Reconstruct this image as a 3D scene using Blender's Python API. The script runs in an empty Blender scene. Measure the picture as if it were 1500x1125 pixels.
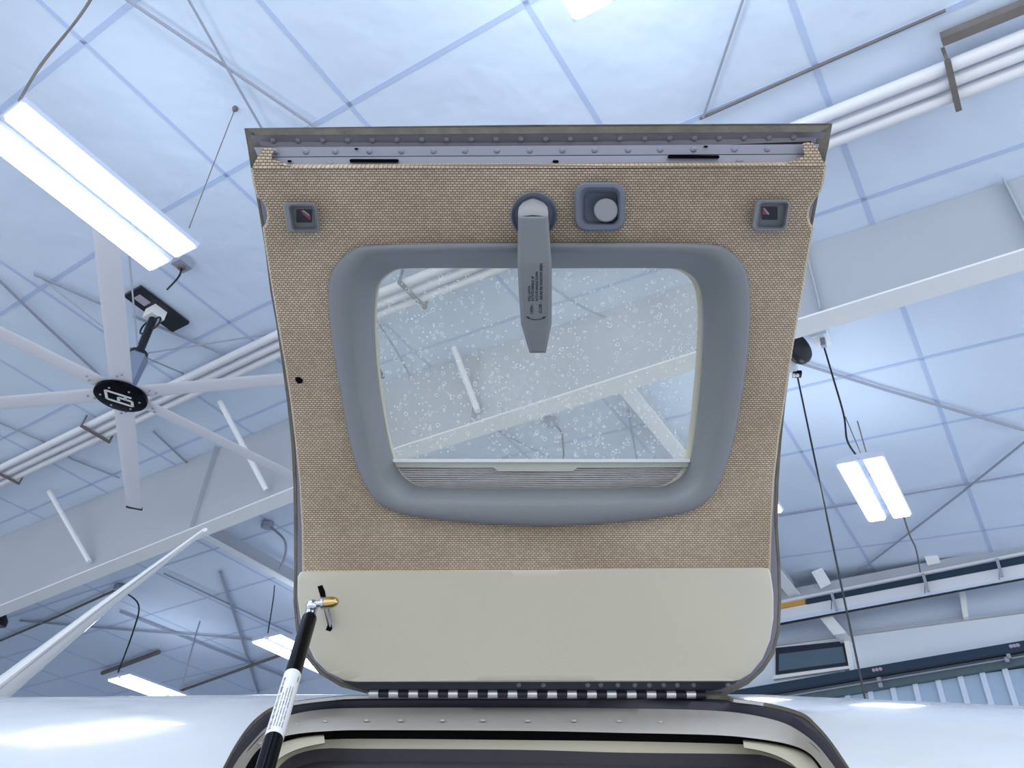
import bpy, bmesh, math, random
import numpy as np
from mathutils import Matrix, Vector
random.seed(7)
SC = bpy.context.scene
COL = SC.collection
# ------------------------------------------------------------ camera frame
FPX = 1155.0
def n_(v): v = np.array(v, float); return v/np.linalg.norm(v)
def cray(x, y): return np.array([x-750.0, -(y-562.5), -FPX])
ZC = n_(cray(839, -1016))                       # plumb direction seen by the camera
AC = n_(cray(1725, 1560))                       # along the ridge
BC = n_(cray(-1200, 1130)); BC = n_(BC-AC*BC.dot(AC))     # up the near roof slope
B2C = n_(cray(-1420, 1400)); B2C = n_(B2C-AC*B2C.dot(AC)) # down the far roof slope
XC = n_(np.array([1.0, 0, 0])-ZC*ZC[0]); YC = np.cross(ZC, XC)
M3 = np.stack([XC, YC, ZC])
CAM = np.array([0.0, 0.0, 1.9])
def W(v): return M3 @ np.asarray(v, float)      # direction to world
def WP(v): return CAM + W(v)                    # point to world
A, B, B2, Zw = W(AC), W(BC), W(B2C), np.array([0, 0, 1.0])
N1 = n_(np.cross(A, B)); N1 *= np.sign(N1[2])
N2 = n_(np.cross(A, B2)); N2 *= np.sign(N2[2])
ROOF = 7.0; RB = 8.2
RIDGE = CAM + B*RB + N1*ROOF
def ray(x, y): return W(cray(x, y))
def hit(x, y, n, p): 
    r = ray(x, y); return CAM + r*(np.dot(p-CAM, n)/np.dot(r, n))
def onR(x, y, off=0.0): return hit(x, y, N1, RIDGE-N1*off)     # near (right) slope, off below liner
def onL(x, y, off=0.0): return hit(x, y, N2, RIDGE-N2*off)     # far (left) slope
def onroof(x, y, off=0.0):
    p = onR(x, y, off)
    return p if np.dot(p-RIDGE, B) < 0 else onL(x, y, off)
def onA(x, y, a): return hit(x, y, A, CAM+A*a)
def onH(x, y, z): return hit(x, y, Zw, np.array([0, 0, z]))
def at(x, y, d): return WP(cray(x, y)/FPX*d)    # at depth d along the view axis

cam_d = bpy.data.cameras.new('camera'); cam = bpy.data.objects.new('camera', cam_d); COL.objects.link(cam)
cam_d.sensor_width = 36.0; cam_d.lens = FPX/1500*36.0; cam_d.clip_start = 0.01; cam_d.clip_end = 300
m = Matrix([list(r) for r in M3]).to_4x4(); m.translation = Vector(CAM); cam.matrix_world = m
SC.camera = cam
SC.view_settings.view_transform = 'Standard'; SC.view_settings.look = 'None'
SC.view_settings.gamma = 1.0; SC.view_settings.use_curve_mapping = False
SC.view_settings.exposure = 0.2
# daylight through the open hangar side
wd = bpy.data.worlds.new('daylight'); SC.world = wd; wd.use_nodes = True
bg = wd.node_tree.nodes['Background']; bg.inputs[0].default_value = (0.90, 0.95, 1.0, 1); bg.inputs[1].default_value = 1.5
# off-frame bay lamps facing down, plus added upward fill that brightens the liner
def area(a, b, z, w, h, energy, up=False, col=(0.86, 0.93, 1.0)):
    L = bpy.data.lights.new('offframe_fill_light', 'AREA'); L.shape = 'RECTANGLE'; L.size = w; L.size_y = h
    L.energy = energy; L.color = col
    o = bpy.data.objects.new('offframe_fill_light', L); COL.objects.link(o)
    o.location = Vector(CAM + A*a + B*b + N1*z); o.rotation_euler = (math.pi if up else 0, 0, math.atan2(A[1], A[0]))
for a, b in ((-3.5, 1.5), (-3.5, 6.5), (0.5, -3.0), (6.5, -4.0), (-7, 4)): area(a, b, 5.35, 1.8, 0.7, 60)
for a, b, e in ((-1.6, 2.2, 90), (0.2, -1.2, 60), (-3.5, 6.5, 30), (4.5, -3.4, 34), (9.5, -3.8, 26), (13.5, -4.0, 30)): area(a, b, 5.5, 1.8, 0.6, e, True)

# ------------------------------------------------------------ materials
def lin(c):
    return tuple(((v/255)/12.92 if v/255 <= 0.04045 else ((v/255+0.055)/1.055)**2.4) for v in c) + (1.0,)
def mat(name, rgb, rough=0.5, metal=0.0, var=0.0, vscale=8.0, bump=0.0, bscale=60.0, spec=0.5, coat=0.0, emis=0.0, rvar=0.0):
    m = bpy.data.materials.new(name); m.use_nodes = True
    nt = m.node_tree; p = nt.nodes['Principled BSDF']
    p.inputs['Base Color'].default_value = lin(rgb); p.inputs['Roughness'].default_value = rough
    p.inputs['Metallic'].default_value = metal; p.inputs['Specular IOR Level'].default_value = spec
    p.inputs['Coat Weight'].default_value = coat
    if emis: p.inputs['Emission Color'].default_value = lin(rgb); p.inputs['Emission Strength'].default_value = emis
    tc = nt.nodes.new('ShaderNodeTexCoord')
    if var or rvar:
        nz = nt.nodes.new('ShaderNodeTexNoise'); nz.inputs['Scale'].default_value = vscale; nz.inputs['Detail'].default_value = 5
        nt.links.new(tc.outputs['Object'], nz.inputs['Vector'])
        if var:
            mx = nt.nodes.new('ShaderNodeMix'); mx.data_type = 'RGBA'
            c = lin(rgb); mx.inputs[6].default_value = tuple(v*(1-var) for v in c[:3])+(1,); mx.inputs[7].default_value = tuple(min(1, v*(1+var)) for v in c[:3])+(1,)
            nt.links.new(nz.outputs['Fac'], mx.inputs[0]); nt.links.new(mx.outputs[2], p.inputs['Base Color'])
        if rvar:
            mr = nt.nodes.new('ShaderNodeMapRange'); mr.inputs[3].default_value = rough-rvar; mr.inputs[4].default_value = rough+rvar
            nt.links.new(nz.outputs['Fac'], mr.inputs[0]); nt.links.new(mr.outputs[0], p.inputs['Roughness'])
    if bump:
        n2 = nt.nodes.new('ShaderNodeTexNoise'); n2.inputs['Scale'].default_value = bscale; n2.inputs['Detail'].default_value = 3
        nt.links.new(tc.outputs['Object'], n2.inputs['Vector'])
        bp = nt.nodes.new('ShaderNodeBump'); bp.inputs['Strength'].default_value = bump; bp.inputs['Distance'].default_value = 0.01 if bscale > 20 else 0.2
        nt.links.new(n2.outputs['Fac'], bp.inputs['Height']); nt.links.new(bp.outputs[0], p.inputs['Normal'])
    return m
MT = dict(
    liner=mat('roof_liner', (219, 233, 255), 0.42, var=0.03, vscale=0.5, bump=0.25, bscale=1.3, rvar=0.1, spec=0.4),
    strap=mat('roof_strap', (190, 207, 240), 0.5),
    steel_white=mat('white_steel', (244, 247, 252), 0.45, var=0.04, vscale=2),
    steel_grey=mat('shaded_grey_steel', (184, 190, 200), 0.55, var=0.06, vscale=1.0),  # beam webs darkened in colour to stand in for less light than the flanges
    rod=mat('galvanised_rod', (166, 170, 186), 0.5, metal=0.3),
    rust=mat('rusty_bar', (116, 110, 108), 0.7, var=0.3, vscale=6),
    pipe=mat('white_pipe', (232, 234, 242), 0.35),
    dark=mat('dark_steel', (38, 46, 64), 0.5, metal=0.2),
    teal=mat('teal_steel', (24, 52, 76), 0.5),
    green_grey=mat('green_grey_steel', (82, 102, 112), 0.5),
    orange=mat('orange_paint', (214, 158, 74), 0.5),
    wall=mat('wall_sheet', (214, 226, 246), 0.5, var=0.06, vscale=1.5),
    wall_rib=mat('wall_rib', (170, 192, 218), 0.5, var=0.05),
    glass_dark=mat('dark_window_glass', (92, 112, 128), 0.15, var=0.15, vscale=2),
    header=mat('pale_header_sheet', (232, 240, 254), 0.45, var=0.04, vscale=1.0),
    floor=mat('sealed_concrete', (196, 194, 190), 0.35, var=0.06, vscale=1.2),
    black=mat('black_plastic', (16, 18, 28), 0.35),
    black_gloss=mat('black_gloss', (5, 7, 15), 0.2, spec=0.09),
    fan_white=mat('fan_blade', (232, 233, 244), 0.4),
    fan_silver=mat('fan_motor_silver', (140, 150, 172), 0.35, metal=0.5),
    white=mat('white_print', (236, 238, 242), 0.5),
    paint=mat('white_aircraft_paint', (202, 205, 210), 0.14, coat=0.5, bump=0.02, bscale=4),
    metal=mat('grey_primed_metal', (122, 120, 132), 0.42, metal=0.25, var=0.08, vscale=18),
    metal_l=mat('light_grey_metal', (155, 157, 173), 0.38, metal=0.35, var=0.07, vscale=14),
    metal_w=mat('flange_metal', (182, 180, 178), 0.38, metal=0.15, var=0.1, vscale=12),
    olive=mat('worn_edge', (110, 106, 98), 0.6, var=0.45, vscale=40, bump=0.3),
    chip=mat('chipped_white_edge', (160, 158, 152), 0.6, var=0.5, vscale=60, bump=0.3),
    rubber=mat('dark_rubber', (52, 54, 68), 0.45, var=0.1, vscale=20),
    cream=mat('cream_vinyl', (197, 193, 178), 0.5, var=0.04, vscale=7, bump=0.04, bscale=260),
    cream_trim=mat('cream_trim', (196, 190, 172), 0.45, var=0.05, vscale=10, bump=0.04, bscale=200),
    bezel=mat('grey_moulded_plastic', (124, 128, 135), 0.42, var=0.05, vscale=9, bump=0.12, bscale=420),
    bezel_l=mat('grey_plastic_light', (156, 158, 164), 0.4, var=0.04, vscale=20),
    bezel_d=mat('grey_plastic_blue', (112, 119, 136), 0.45, var=0.05, vscale=20),
    shade=mat('shade_ivory', (220, 218, 206), 0.4),
    pleat=mat('pleated_foil', (238, 236, 236), 0.4, metal=0.1, var=0.12, vscale=60),
    shade_body=mat('shade_bar_grey', (186, 188, 182), 0.4),
    track=mat('ivory_track', (200, 198, 184), 0.45),
    chrome=mat('bright_steel', (196, 200, 208), 0.16, metal=0.95),
    brass=mat('brass', (204, 178, 122), 0.2, metal=0.95, var=0.1, vscale=60),
    hinge=mat('hinge_aluminium', (214, 216, 224), 0.28, metal=0.75, var=0.1, vscale=80),
    hinge_d=mat('dark_hinge', (44, 44, 58), 0.4, metal=0.4),
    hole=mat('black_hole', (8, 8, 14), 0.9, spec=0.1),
    ink=mat('black_ink', (18, 20, 30), 0.6),
    label=mat('white_label', (232, 234, 238), 0.3),
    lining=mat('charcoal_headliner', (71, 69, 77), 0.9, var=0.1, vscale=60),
    red=mat('red_stripe', (150, 70, 84), 0.5), pale=mat('pale_stripe', (176, 168, 186), 0.5),
    navy=mat('navy_recess', (20, 22, 48), 0.3),
    led=mat('led_tube', (240, 246, 255), 0.4, emis=7.0),
    fixture=mat('fixture_enamel', (205, 214, 236), 0.35),
    tyre=mat('tyre_rubber', (24, 24, 26), 0.8),
)
# woven seat-cloth like fabric
def weave():
    m = bpy.data.materials.new('woven_tan_fabric'); m.use_nodes = True; nt = m.node_tree; p = nt.nodes['Principled BSDF']
    uv = nt.nodes.new('ShaderNodeUVMap'); br = nt.nodes.new('ShaderNodeTexBrick')
    br.inputs['Scale'].default_value = 1.0; br.inputs['Brick Width'].default_value = 0.0050; br.inputs['Row Height'].default_value = 0.0029
    br.inputs['Mortar Size'].default_value = 0.00055; br.inputs['Mortar Smooth'].default_value = 0.5; br.inputs['Bias'].default_value = 0.0
    br.inputs['Color1'].default_value = lin((220, 201, 176)); br.inputs['Color2'].default_value = lin((198, 179, 156)); br.inputs['Mortar'].default_value = lin((122, 107, 98))
    nt.links.new(uv.outputs[0], br.inputs['Vector'])
    nz = nt.nodes.new('ShaderNodeTexNoise'); nz.inputs['Scale'].default_value = 7; nz.inputs['Detail'].default_value = 6
    nt.links.new(uv.outputs[0], nz.inputs['Vector'])
    rp = nt.nodes.new('ShaderNodeValToRGB'); rp.color_ramp.elements[0].position = 0.3; rp.color_ramp.elements[1].position = 0.7
    rp.color_ramp.elements[0].color = (0.74, 0.72, 0.68, 1); rp.color_ramp.elements[1].color = (1, 1, 1, 1)
    nt.links.new(nz.outputs['Fac'], rp.inputs[0])
    mx = nt.nodes.new('ShaderNodeMix'); mx.data_type = 'RGBA'; mx.blend_type = 'MULTIPLY'; mx.inputs[0].default_value = 1
    nt.links.new(br.outputs['Color'], mx.inputs[6]); nt.links.new(rp.outputs[0], mx.inputs[7])
    nt.links.new(mx.outputs[2], p.inputs['Base Color'])
    bp = nt.nodes.new('ShaderNodeBump'); bp.invert = True; bp.inputs['Strength'].default_value = 0.8; bp.inputs['Distance'].default_value = 0.0012
    nt.links.new(br.outputs['Fac'], bp.inputs['Height']); nt.links.new(bp.outputs[0], p.inputs['Normal'])
    p.inputs['Roughness'].default_value = 0.85; p.inputs['Sheen Weight'].default_value = 0.15
    return m
MT['fabric'] = weave()
# scratched, water-spotted acrylic
def acrylic():
    m = bpy.data.materials.new('spotted_acrylic'); m.use_nodes = True; nt = m.node_tree
    for nd in list(nt.nodes): nt.nodes.remove(nd)
    out = nt.nodes.new('ShaderNodeOutputMaterial'); uv = nt.nodes.new('ShaderNodeUVMap')
    tr = nt.nodes.new('ShaderNodeBsdfTransparent'); tr.inputs[0].default_value = (0.86, 0.85, 0.78, 1)
    df = nt.nodes.new('ShaderNodeBsdfDiffuse'); df.inputs[0].default_value = (0.80, 0.81, 0.76, 1)
    tl = nt.nodes.new('ShaderNodeBsdfTranslucent'); tl.inputs[0].default_value = (0.8, 0.82, 0.8, 1)
    gl = nt.nodes.new('ShaderNodeBsdfGlossy'); gl.inputs['Roughness'].default_value = 0.05
    haze = nt.nodes.new('ShaderNodeMixShader'); haze.inputs[0].default_value = 0.5
    nt.links.new(df.outputs[0], haze.inputs[1]); nt.links.new(tl.outputs[0], haze.inputs[2])
    def rings(scale, r0, w, seedoff, jit=1.0, keep=0.5):
        mp = nt.nodes.new('ShaderNodeMapping'); mp.inputs['Location'].default_value = (seedoff, seedoff*0.7, 0)
        nt.links.new(uv.outputs[0], mp.inputs[0])
        nz = nt.nodes.new('ShaderNodeTexNoise'); nz.inputs['Scale'].default_value = scale*2.0
        nt.links.new(mp.outputs[0], nz.inputs['Vector'])
        ad = nt.nodes.new('ShaderNodeMix'); ad.data_type = 'VECTOR'; ad.inputs[0].default_value = 0.006*60/scale
        nt.links.new(mp.outputs[0], ad.inputs[4]); nt.links.new(nz.outputs['Color'], ad.inputs[5])
        vo = nt.nodes.new('ShaderNodeTexVoronoi'); vo.inputs['Scale'].default_value = scale; vo.voronoi_dimensions = '2D'
        nt.links.new(ad.outputs[1], vo.inputs['Vector'])
        sub = nt.nodes.new('ShaderNodeMath'); sub.operation = 'SUBTRACT'; sub.inputs[1].default_value = r0
        nt.links.new(vo.outputs['Distance'], sub.inputs[0])
        ab = nt.nodes.new('ShaderNodeMath'); ab.operation = 'ABSOLUTE'; nt.links.new(sub.outputs[0], ab.inputs[0])
        lt = nt.nodes.new('ShaderNodeMath'); lt.operation = 'LESS_THAN'; lt.inputs[1].default_value = w; nt.links.new(ab.outputs[0], lt.inputs[0])
        sp = nt.nodes.new('ShaderNodeSeparateColor'); nt.links.new(vo.outputs['Color'], sp.inputs[0])
        k = nt.nodes.new('ShaderNodeMath'); k.operation = 'LESS_THAN'; k.inputs[1].default_value = keep; nt.links.new(sp.outputs[0], k.inputs[0])
        mu = nt.nodes.new('ShaderNodeMath'); mu.operation = 'MULTIPLY'; nt.links.new(lt.outputs[0], mu.inputs[0]); nt.links.new(k.outputs[0], mu.inputs[1])
        return mu
    r1 = rings(95, 0.22, 0.045, 0.0, keep=0.17); r2 = rings(210, 0.12, 0.13, 3.1, keep=0.14); r3 = rings(150, 0.22, 0.06, 5.3, keep=0.12)
    mx = nt.nodes.new('ShaderNodeMath'); mx.operation = 'MAXIMUM'; nt.links.new(r1.outputs[0], mx.inputs[0]); nt.links.new(r2.outputs[0], mx.inputs[1])
    m2 = nt.nodes.new('ShaderNodeMath'); m2.operation = 'MAXIMUM'; nt.links.new(mx.outputs[0], m2.inputs[0]); nt.links.new(r3.outputs[0], m2.inputs[1])
    # cloudy film
    nz = nt.nodes.new('ShaderNodeTexNoise'); nz.inputs['Scale'].default_value = 9; nz.inputs['Detail'].default_value = 6
    nt.links.new(uv.outputs[0], nz.inputs['Vector'])
    mr = nt.nodes.new('ShaderNodeMapRange'); mr.inputs[1].default_value = 0.3; mr.inputs[2].default_value = 0.7; mr.inputs[3].default_value = 0.16; mr.inputs[4].default_value = 0.30
    nt.links.new(nz.outputs['Fac'], mr.inputs[0])
    s = nt.nodes.new('ShaderNodeMath'); s.operation = 'MULTIPLY_ADD'; s.inputs[1].default_value = 0.40; s.use_clamp = True
    nt.links.new(m2.outputs[0], s.inputs[0]); nt.links.new(mr.outputs[0], s.inputs[2])
    mix = nt.nodes.new('ShaderNodeMixShader'); nt.links.new(s.outputs[0], mix.inputs[0]); nt.links.new(tr.outputs[0], mix.inputs[1]); nt.links.new(haze.outputs[0], mix.inputs[2])
    fin = nt.nodes.new('ShaderNodeMixShader'); fin.inputs[0].default_value = 0.04
    nt.links.new(mix.outputs[0], fin.inputs[1]); nt.links.new(gl.outputs[0], fin.inputs[2]); nt.links.new(fin.outputs[0], out.inputs[0])
    return m
MT['acrylic'] = acrylic()

# ------------------------------------------------------------ object helpers
WL = {}
def tag(o, label=None, cat=None, group=None, kind=None):
    if label: o['label'] = label
    if cat: o['category'] = cat
    if group: o['group'] = group
    if kind: o['kind'] = kind
    return o
def thing(name, loc, label, cat, group=None):
    o = bpy.data.objects.new(name, None); COL.objects.link(o); o.empty_display_size = 0.05
    o.location = Vector(loc); WL[o.name] = np.array(loc, float)
    return tag(o, label, cat, group)
def obj(name, vf, m, parent=None, smooth=False, label=None, uv=None, wn=False):
    v, f = vf; v = np.asarray(v, float)
    c = (v.min(0)+v.max(0))/2
    me = bpy.data.meshes.new(name); me.from_pydata([tuple(p) for p in (v-c)], [], [tuple(int(i) for i in q) for q in f]); me.update()
    bm = bmesh.new(); bm.from_mesh(me); bmesh.ops.recalc_face_normals(bm, faces=bm.faces[:]); bm.to_mesh(me); bm.free()
    if uv is not None:
        ul = me.uv_layers.new(name='UVMap')
        for l in me.loops: ul.data[l.index].uv = uv[l.vertex_index]
    me.materials.append(MT[m])
    if smooth:
        for p in me.polygons: p.use_smooth = True
        if smooth != 'all': 
            me.set_sharp_from_angle(angle=math.radians(38))
    o = bpy.data.objects.new(name, me); COL.objects.link(o)
    WL[o.name] = c
    if parent is not None:
        o.parent = parent; o.location = Vector(c-WL[parent.name])
    else: o.location = Vector(c)
    if label: o['label'] = label
    return o
def inst(name, me, loc, rot, parent):
    o = bpy.data.objects.new(name, me); COL.objects.link(o); o.parent = parent
    WL[o.name] = np.array(loc, float)
    o.location = Vector(np.array(loc)-WL[parent.name]); o.rotation_mode = 'QUATERNION'; o.rotation_quaternion = rot
    return o
class MB:
    def __init__(s): s.v = []; s.f = []
    def add(s, vf):
        b = len(s.v); s.v += [np.array(p, float) for p in vf[0]]; s.f += [tuple(i+b for i in q) for q in vf[1]]; return s
    @property
    def vf(s): return s.v, s.f
def frame(p0, p1, up):
    d = n_(np.array(p1)-np.array(p0)); u = np.array(up, float); u = u-d*u.dot(d)
    if np.linalg.norm(u) < 1e-5: u = np.array([1.0, 0, 0])-d*d[0]
    u = n_(u); return d, u, np.cross(d, u)
def bar(p0, p1, w, h, up=Zw, w1=None, h1=None):
    d, u, s = frame(p0, p1, up); v = []
    for p, ww, hh in ((p0, w, h), (p1, w1 or w, h1 or h)):
        for a, b in ((-1, -1), (1, -1), (1, 1), (-1, 1)): v.append(np.array(p)+s*a*ww/2+u*b*hh/2)
    return v, [(0, 1, 2, 3), (7, 6, 5, 4), (0, 4, 5, 1), (1, 5, 6, 2), (2, 6, 7, 3), (3, 7, 4, 0)]
def tube(pts, r, seg=12, up=(0.3, 0.2, 1)):
    pts = [np.array(p, float) for p in pts]; rs = r if hasattr(r, '__len__') else [r]*len(pts)
    v = []; f = []
    for i, p in enumerate(pts):
        a = pts[max(i-1, 0)]; b = pts[min(i+1, len(pts)-1)]
        d, u, s = frame(a, b, up)
        for k in range(seg):
            t = 2*math.pi*k/seg; v.append(p+rs[i]*(u*math.cos(t)+s*math.sin(t)))
    for i in range(len(pts)-1):
        for k in range(seg):
            a = i*seg+k; b = i*seg+(k+1) % seg; f.append((a, b, b+seg, a+seg))
    f.append(tuple(range(seg))[::-1]); f.append(tuple(range((len(pts)-1)*seg, len(pts)*seg)))
    return v, f
def lathe(p0, axis, prof, seg=24, up=(0.3, 0.2, 1)):    # prof = (distance along axis, radius)
    axis = n_(axis); _, u, s = frame(np.zeros(3), axis, up); v = []; f = []
    for h, r in prof:
        for k in range(seg):
            t = 2*math.pi*k/seg; v.append(np.array(p0)+axis*h+max(r, 1e-5)*(u*math.cos(t)+s*math.sin(t)))
    for i in range(len(prof)-1):
        for k in range(seg):
            a = i*seg+k; b = i*seg+(k+1) % seg; f.append((a, b, b+seg, a+seg))
    f.append(tuple(range(seg))[::-1]); f.append(tuple(range((len(prof)-1)*seg, len(prof)*seg)))
    return v, f
def grid(rows, close=False):
    v = []; f = []; m = len(rows[0])
    for r in rows: v += list(r)
    for i in range(len(rows)-1):
        for k in range(m if close else m-1):
            a = i*m+k; b = i*m+(k+1) % m; f.append((a, b, b+m, a+m))
    return v, f
def prism(front, back):                       # two matching outlines, capped
    n = len(front); v = list(front)+list(back)
    f = [tuple(range(n)), tuple(range(n, 2*n))[::-1]]+[(k, (k+1) % n, n+(k+1) % n, n+k) for k in range(n)]
    return v, f
def smooth_line(pts, n=8, closed=False):      # Catmull-Rom
    P = [np.array(p, float) for p in pts]; out = []; N = len(P)
    for i in range(N if closed else N-1):
        g = (lambda j: P[j % N]) if closed else (lambda j: P[min(max(j, 0), N-1)])
        a, b, c, d = g(i-1), g(i), g(i+1), g(i+2)
        for k in range(n):
            t = k/n; out.append(0.5*((2*b)+(c-a)*t+(2*a-5*b+4*c-d)*t*t+(3*b-a-3*c+d)*t**3))
    if not closed: out.append(P[-1])
    return out
def resample(pts, n):
    P = np.array(pts); L = np.r_[0, np.cumsum(np.linalg.norm(np.diff(P, axis=0), axis=1))]
    t = np.linspace(0, L[-1], n); return np.stack([np.interp(t, L, P[:, k]) for k in range(P.shape[1])], 1)
def text_vf(body):
    cu = bpy.data.curves.new('t', 'FONT'); cu.body = body; cu.size = 1; cu.resolution_u = 2; cu.offset = 0.022
    to = bpy.data.objects.new('t', cu); me = bpy.data.meshes.new_from_object(to)
    v = np.array([tuple(q.co) for q in me.vertices]); f = [tuple(p.vertices) for p in me.polygons]
    bpy.data.objects.remove(to); bpy.data.curves.remove(cu); bpy.data.meshes.remove(me)
    lo, hi = v.min(0), v.max(0); v = (v-lo)/np.maximum(hi-lo, 1e-6)
    return v[:, :2], f

# ------------------------------------------------------------ the hangar
def slab(p, u, v, n, t): p = np.array(p); q = [p, p+u, p+u+v, p+v]; return prism(q, [x+n*t for x in q])
ALO, AHI, BLO, BHI = -9.0, 16.9, -9.0, 34.0
ceil1 = obj('ceiling', slab(CAM+A*ALO+B*BLO+N1*ROOF, A*(AHI-ALO), B*(RB-BLO), N1, 0.12), 'liner'); tag(ceil1, kind='structure')
ceil2 = obj('ceiling', slab(RIDGE-A*(np.dot(RIDGE-CAM, A))+A*ALO, A*(AHI-ALO), B2*BHI, N2, 0.12), 'liner'); tag(ceil2, kind='structure')
base1 = CAM+N1*ROOF
for b in (-5.6, -3.55, -1.5, 0.55, 2.59, 4.78, 6.75):
    obj('liner_seam_strap', bar(base1+A*ALO+B*b, base1+A*AHI+B*b, 0.055, 0.012, N1), 'strap', ceil1)
for a in (-2.9, -1.0, 0.85, 2.73, 4.56, 6.31, 7.95, 9.3, 10.93, 12.8, 14.5):
    obj('liner_seam_strap', bar(base1+A*a+B*BLO, base1+A*a+B*RB, 0.055, 0.012, N1), 'strap', ceil1)
    obj('liner_seam_strap', bar(RIDGE+A*a, RIDGE+A*a+B2*BHI, 0.055, 0.012, N2), 'strap', ceil2)
for b in (0.6, 2.4, 4.4, 6.4, 8.5, 10.6, 12.7, 15, 17.2, 19.4, 21.6):
    obj('liner_seam_strap', bar(RIDGE+A*ALO+B2*b, RIDGE+A*AHI+B2*b, 0.055, 0.012, N2), 'strap', ceil2)
Ah = n_(A*[1, 1, 0]); Bh = n_(B*[1, 1, 0])
floor = obj('floor', slab(np.array([0, 0, -0.2])-Ah*14-Bh*16, Ah*34, Bh*58, Zw, 0.2), 'floor'); tag(floor, kind='structure')
def vwall(name, a, b0, b1, m='wall', zt=10.2):
    p = np.array([0, 0, 0.0])+A*a*[1, 1, 0]+Bh*b0
    return tag(obj(name, slab(p, Bh*(b1-b0), Zw*zt, n_(A*[1, 1, 0]), 0.2), m), kind='structure')
AW = 16.6
def onW(x, y, off=0.0): return hit(x, y, Ah, CAM+Ah*(AW-off))
# the wall under the roof edge: follow the roof line so nothing sticks out above
pts = [(-9.0, ROOF), ]
w0 = CAM+Ah*AW
def rooftop(bh):
    p = w0+Bh*bh
    z1 = p[2]-np.dot(p-RIDGE, N1)/N1[2]; z2 = p[2]-np.dot(p-RIDGE, N2)/N2[2]
    return min(z1, z2)
fr = []
for bh in (-9.0, 0.0, 8.2, 16, 24, 33):
    p = w0+Bh*bh; fr.append(np.array([p[0], p[1], rooftop(bh)]))
low = [np.array([p[0], p[1], 0.0]) for p in fr[::-1]]
wall = obj('wall_back', prism(fr+low, [q+Ah*0.2 for q in fr+low]), 'wall'); tag(wall, kind='structure')
pl = CAM+Bh*33
zl = lambda a: (lambda p: p[2]-np.dot(p-RIDGE, N2)/N2[2])(CAM+Bh*33+Ah*a)
q = [np.array([*(pl+Ah*a)[:2], z]) for a, z in ((-9, 0), (16.5, 0), (16.5, zl(16.5)), (-9, zl(-9)))]
tag(obj('wall_left', prism(q, [x+Bh*0.2 for x in q]), 'wall'), kind='structure')

# rafter: I-beam across the hangar with a kink under the ridge
AR = 6.75
def raf(x, y): return onA(x, y, AR)
low = [raf(1750, 291), raf(1500, 368), raf(1170, 470), raf(590, 655), raf(430, 716), raf(0, 889), raf(-300, 1009)]
def vtop(p):
    z1 = p[2]-np.dot(p-RIDGE, N1)/N1[2]; z2 = p[2]-np.dot(p-RIDGE, N2)/N2[2]
    return np.array([p[0], p[1], min(z1, z2)-0.01])
top = [vtop(p) for p in low]
rt = thing('rafter', low[3], 'long white steel I-beam rafter crossing under the ceiling behind the raised door', 'beam')
mb = MB()
mb.add(prism([*low, *top[::-1]], [p+A*0.02 for p in [*low, *top[::-1]]]))
obj('rafter_web', mb.vf, 'steel_grey', rt)
mb = MB()
for i in range(len(low)-1): mb.add(bar(low[i]-Zw*0.01+A*0.1, low[i+1]-Zw*0.01+A*0.1, 0.30, 0.025, Zw))
obj('bottom_flange', mb.vf, 'steel_white', rt)
for (x, y) in ((1196, 420), (1500, 330), (1130, 440), (700, 580), (300, 730)):
    p = raf(x, y); q = vtop(p); z = np.interp(p[0], sorted([l[0] for l in low]), [l[2] for l in sorted(low, key=lambda l: l[0])])
    obj('stiffener', bar(np.array([p[0], p[1], z+0.01])-A*0.06, q-A*0.06-Zw*0.02, 0.012, 0.12, A), 'steel_grey', rt)
def strut_brace(p0, p1, label, w=0.09, mt='steel_white', name='flange_brace'):
    return tag(obj(name, tube([p0, p1], w/2, 8), mt), label, 'brace', None)
strut_brace(onroof(72, 720, 0.07), raf(138, 826)-A*0.1, 'white tube brace from the roof to the rafter at far left, below the triple pipes')
strut_brace(onroof(322, 588, 0.07), raf(397, 722)-A*0.1, 'white tube brace running from the roof to the rafter just left of the raised door')
strut_brace(onroof(665, 510, 0.02), raf(706, 608)-A*0.1, 'white tube brace to the rafter seen through the door window')
# girders running with the ridge past the rafter
def girder(p0, p1, w, label):
    t = thing('roof_girder', p0, label, 'beam'); u = N1
    obj('web', bar(p0, p1, 0.02, 0.30, u), 'steel_grey', t); obj('flange', bar(np.array(p0)-u*0.15, np.array(p1)-u*0.15, w, 0.02, u), 'steel_white', t)
g0 = onR(940, 585, 0.25); a0 = np.dot(g0-CAM, A)
girder(g0+A*(7.0-a0), g0+A*(16.4-a0), 0.24, 'white girder running away under the roof, seen through the window and right of the door')
g0 = onL(330, 790, 0.25); a0 = np.dot(g0-CAM, A)
girder(g0+A*(7.05-a0), g0+A*(16.3-a0), 0.22, 'white girder running away under the roof left of the door, above the tapered white blade')

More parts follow.
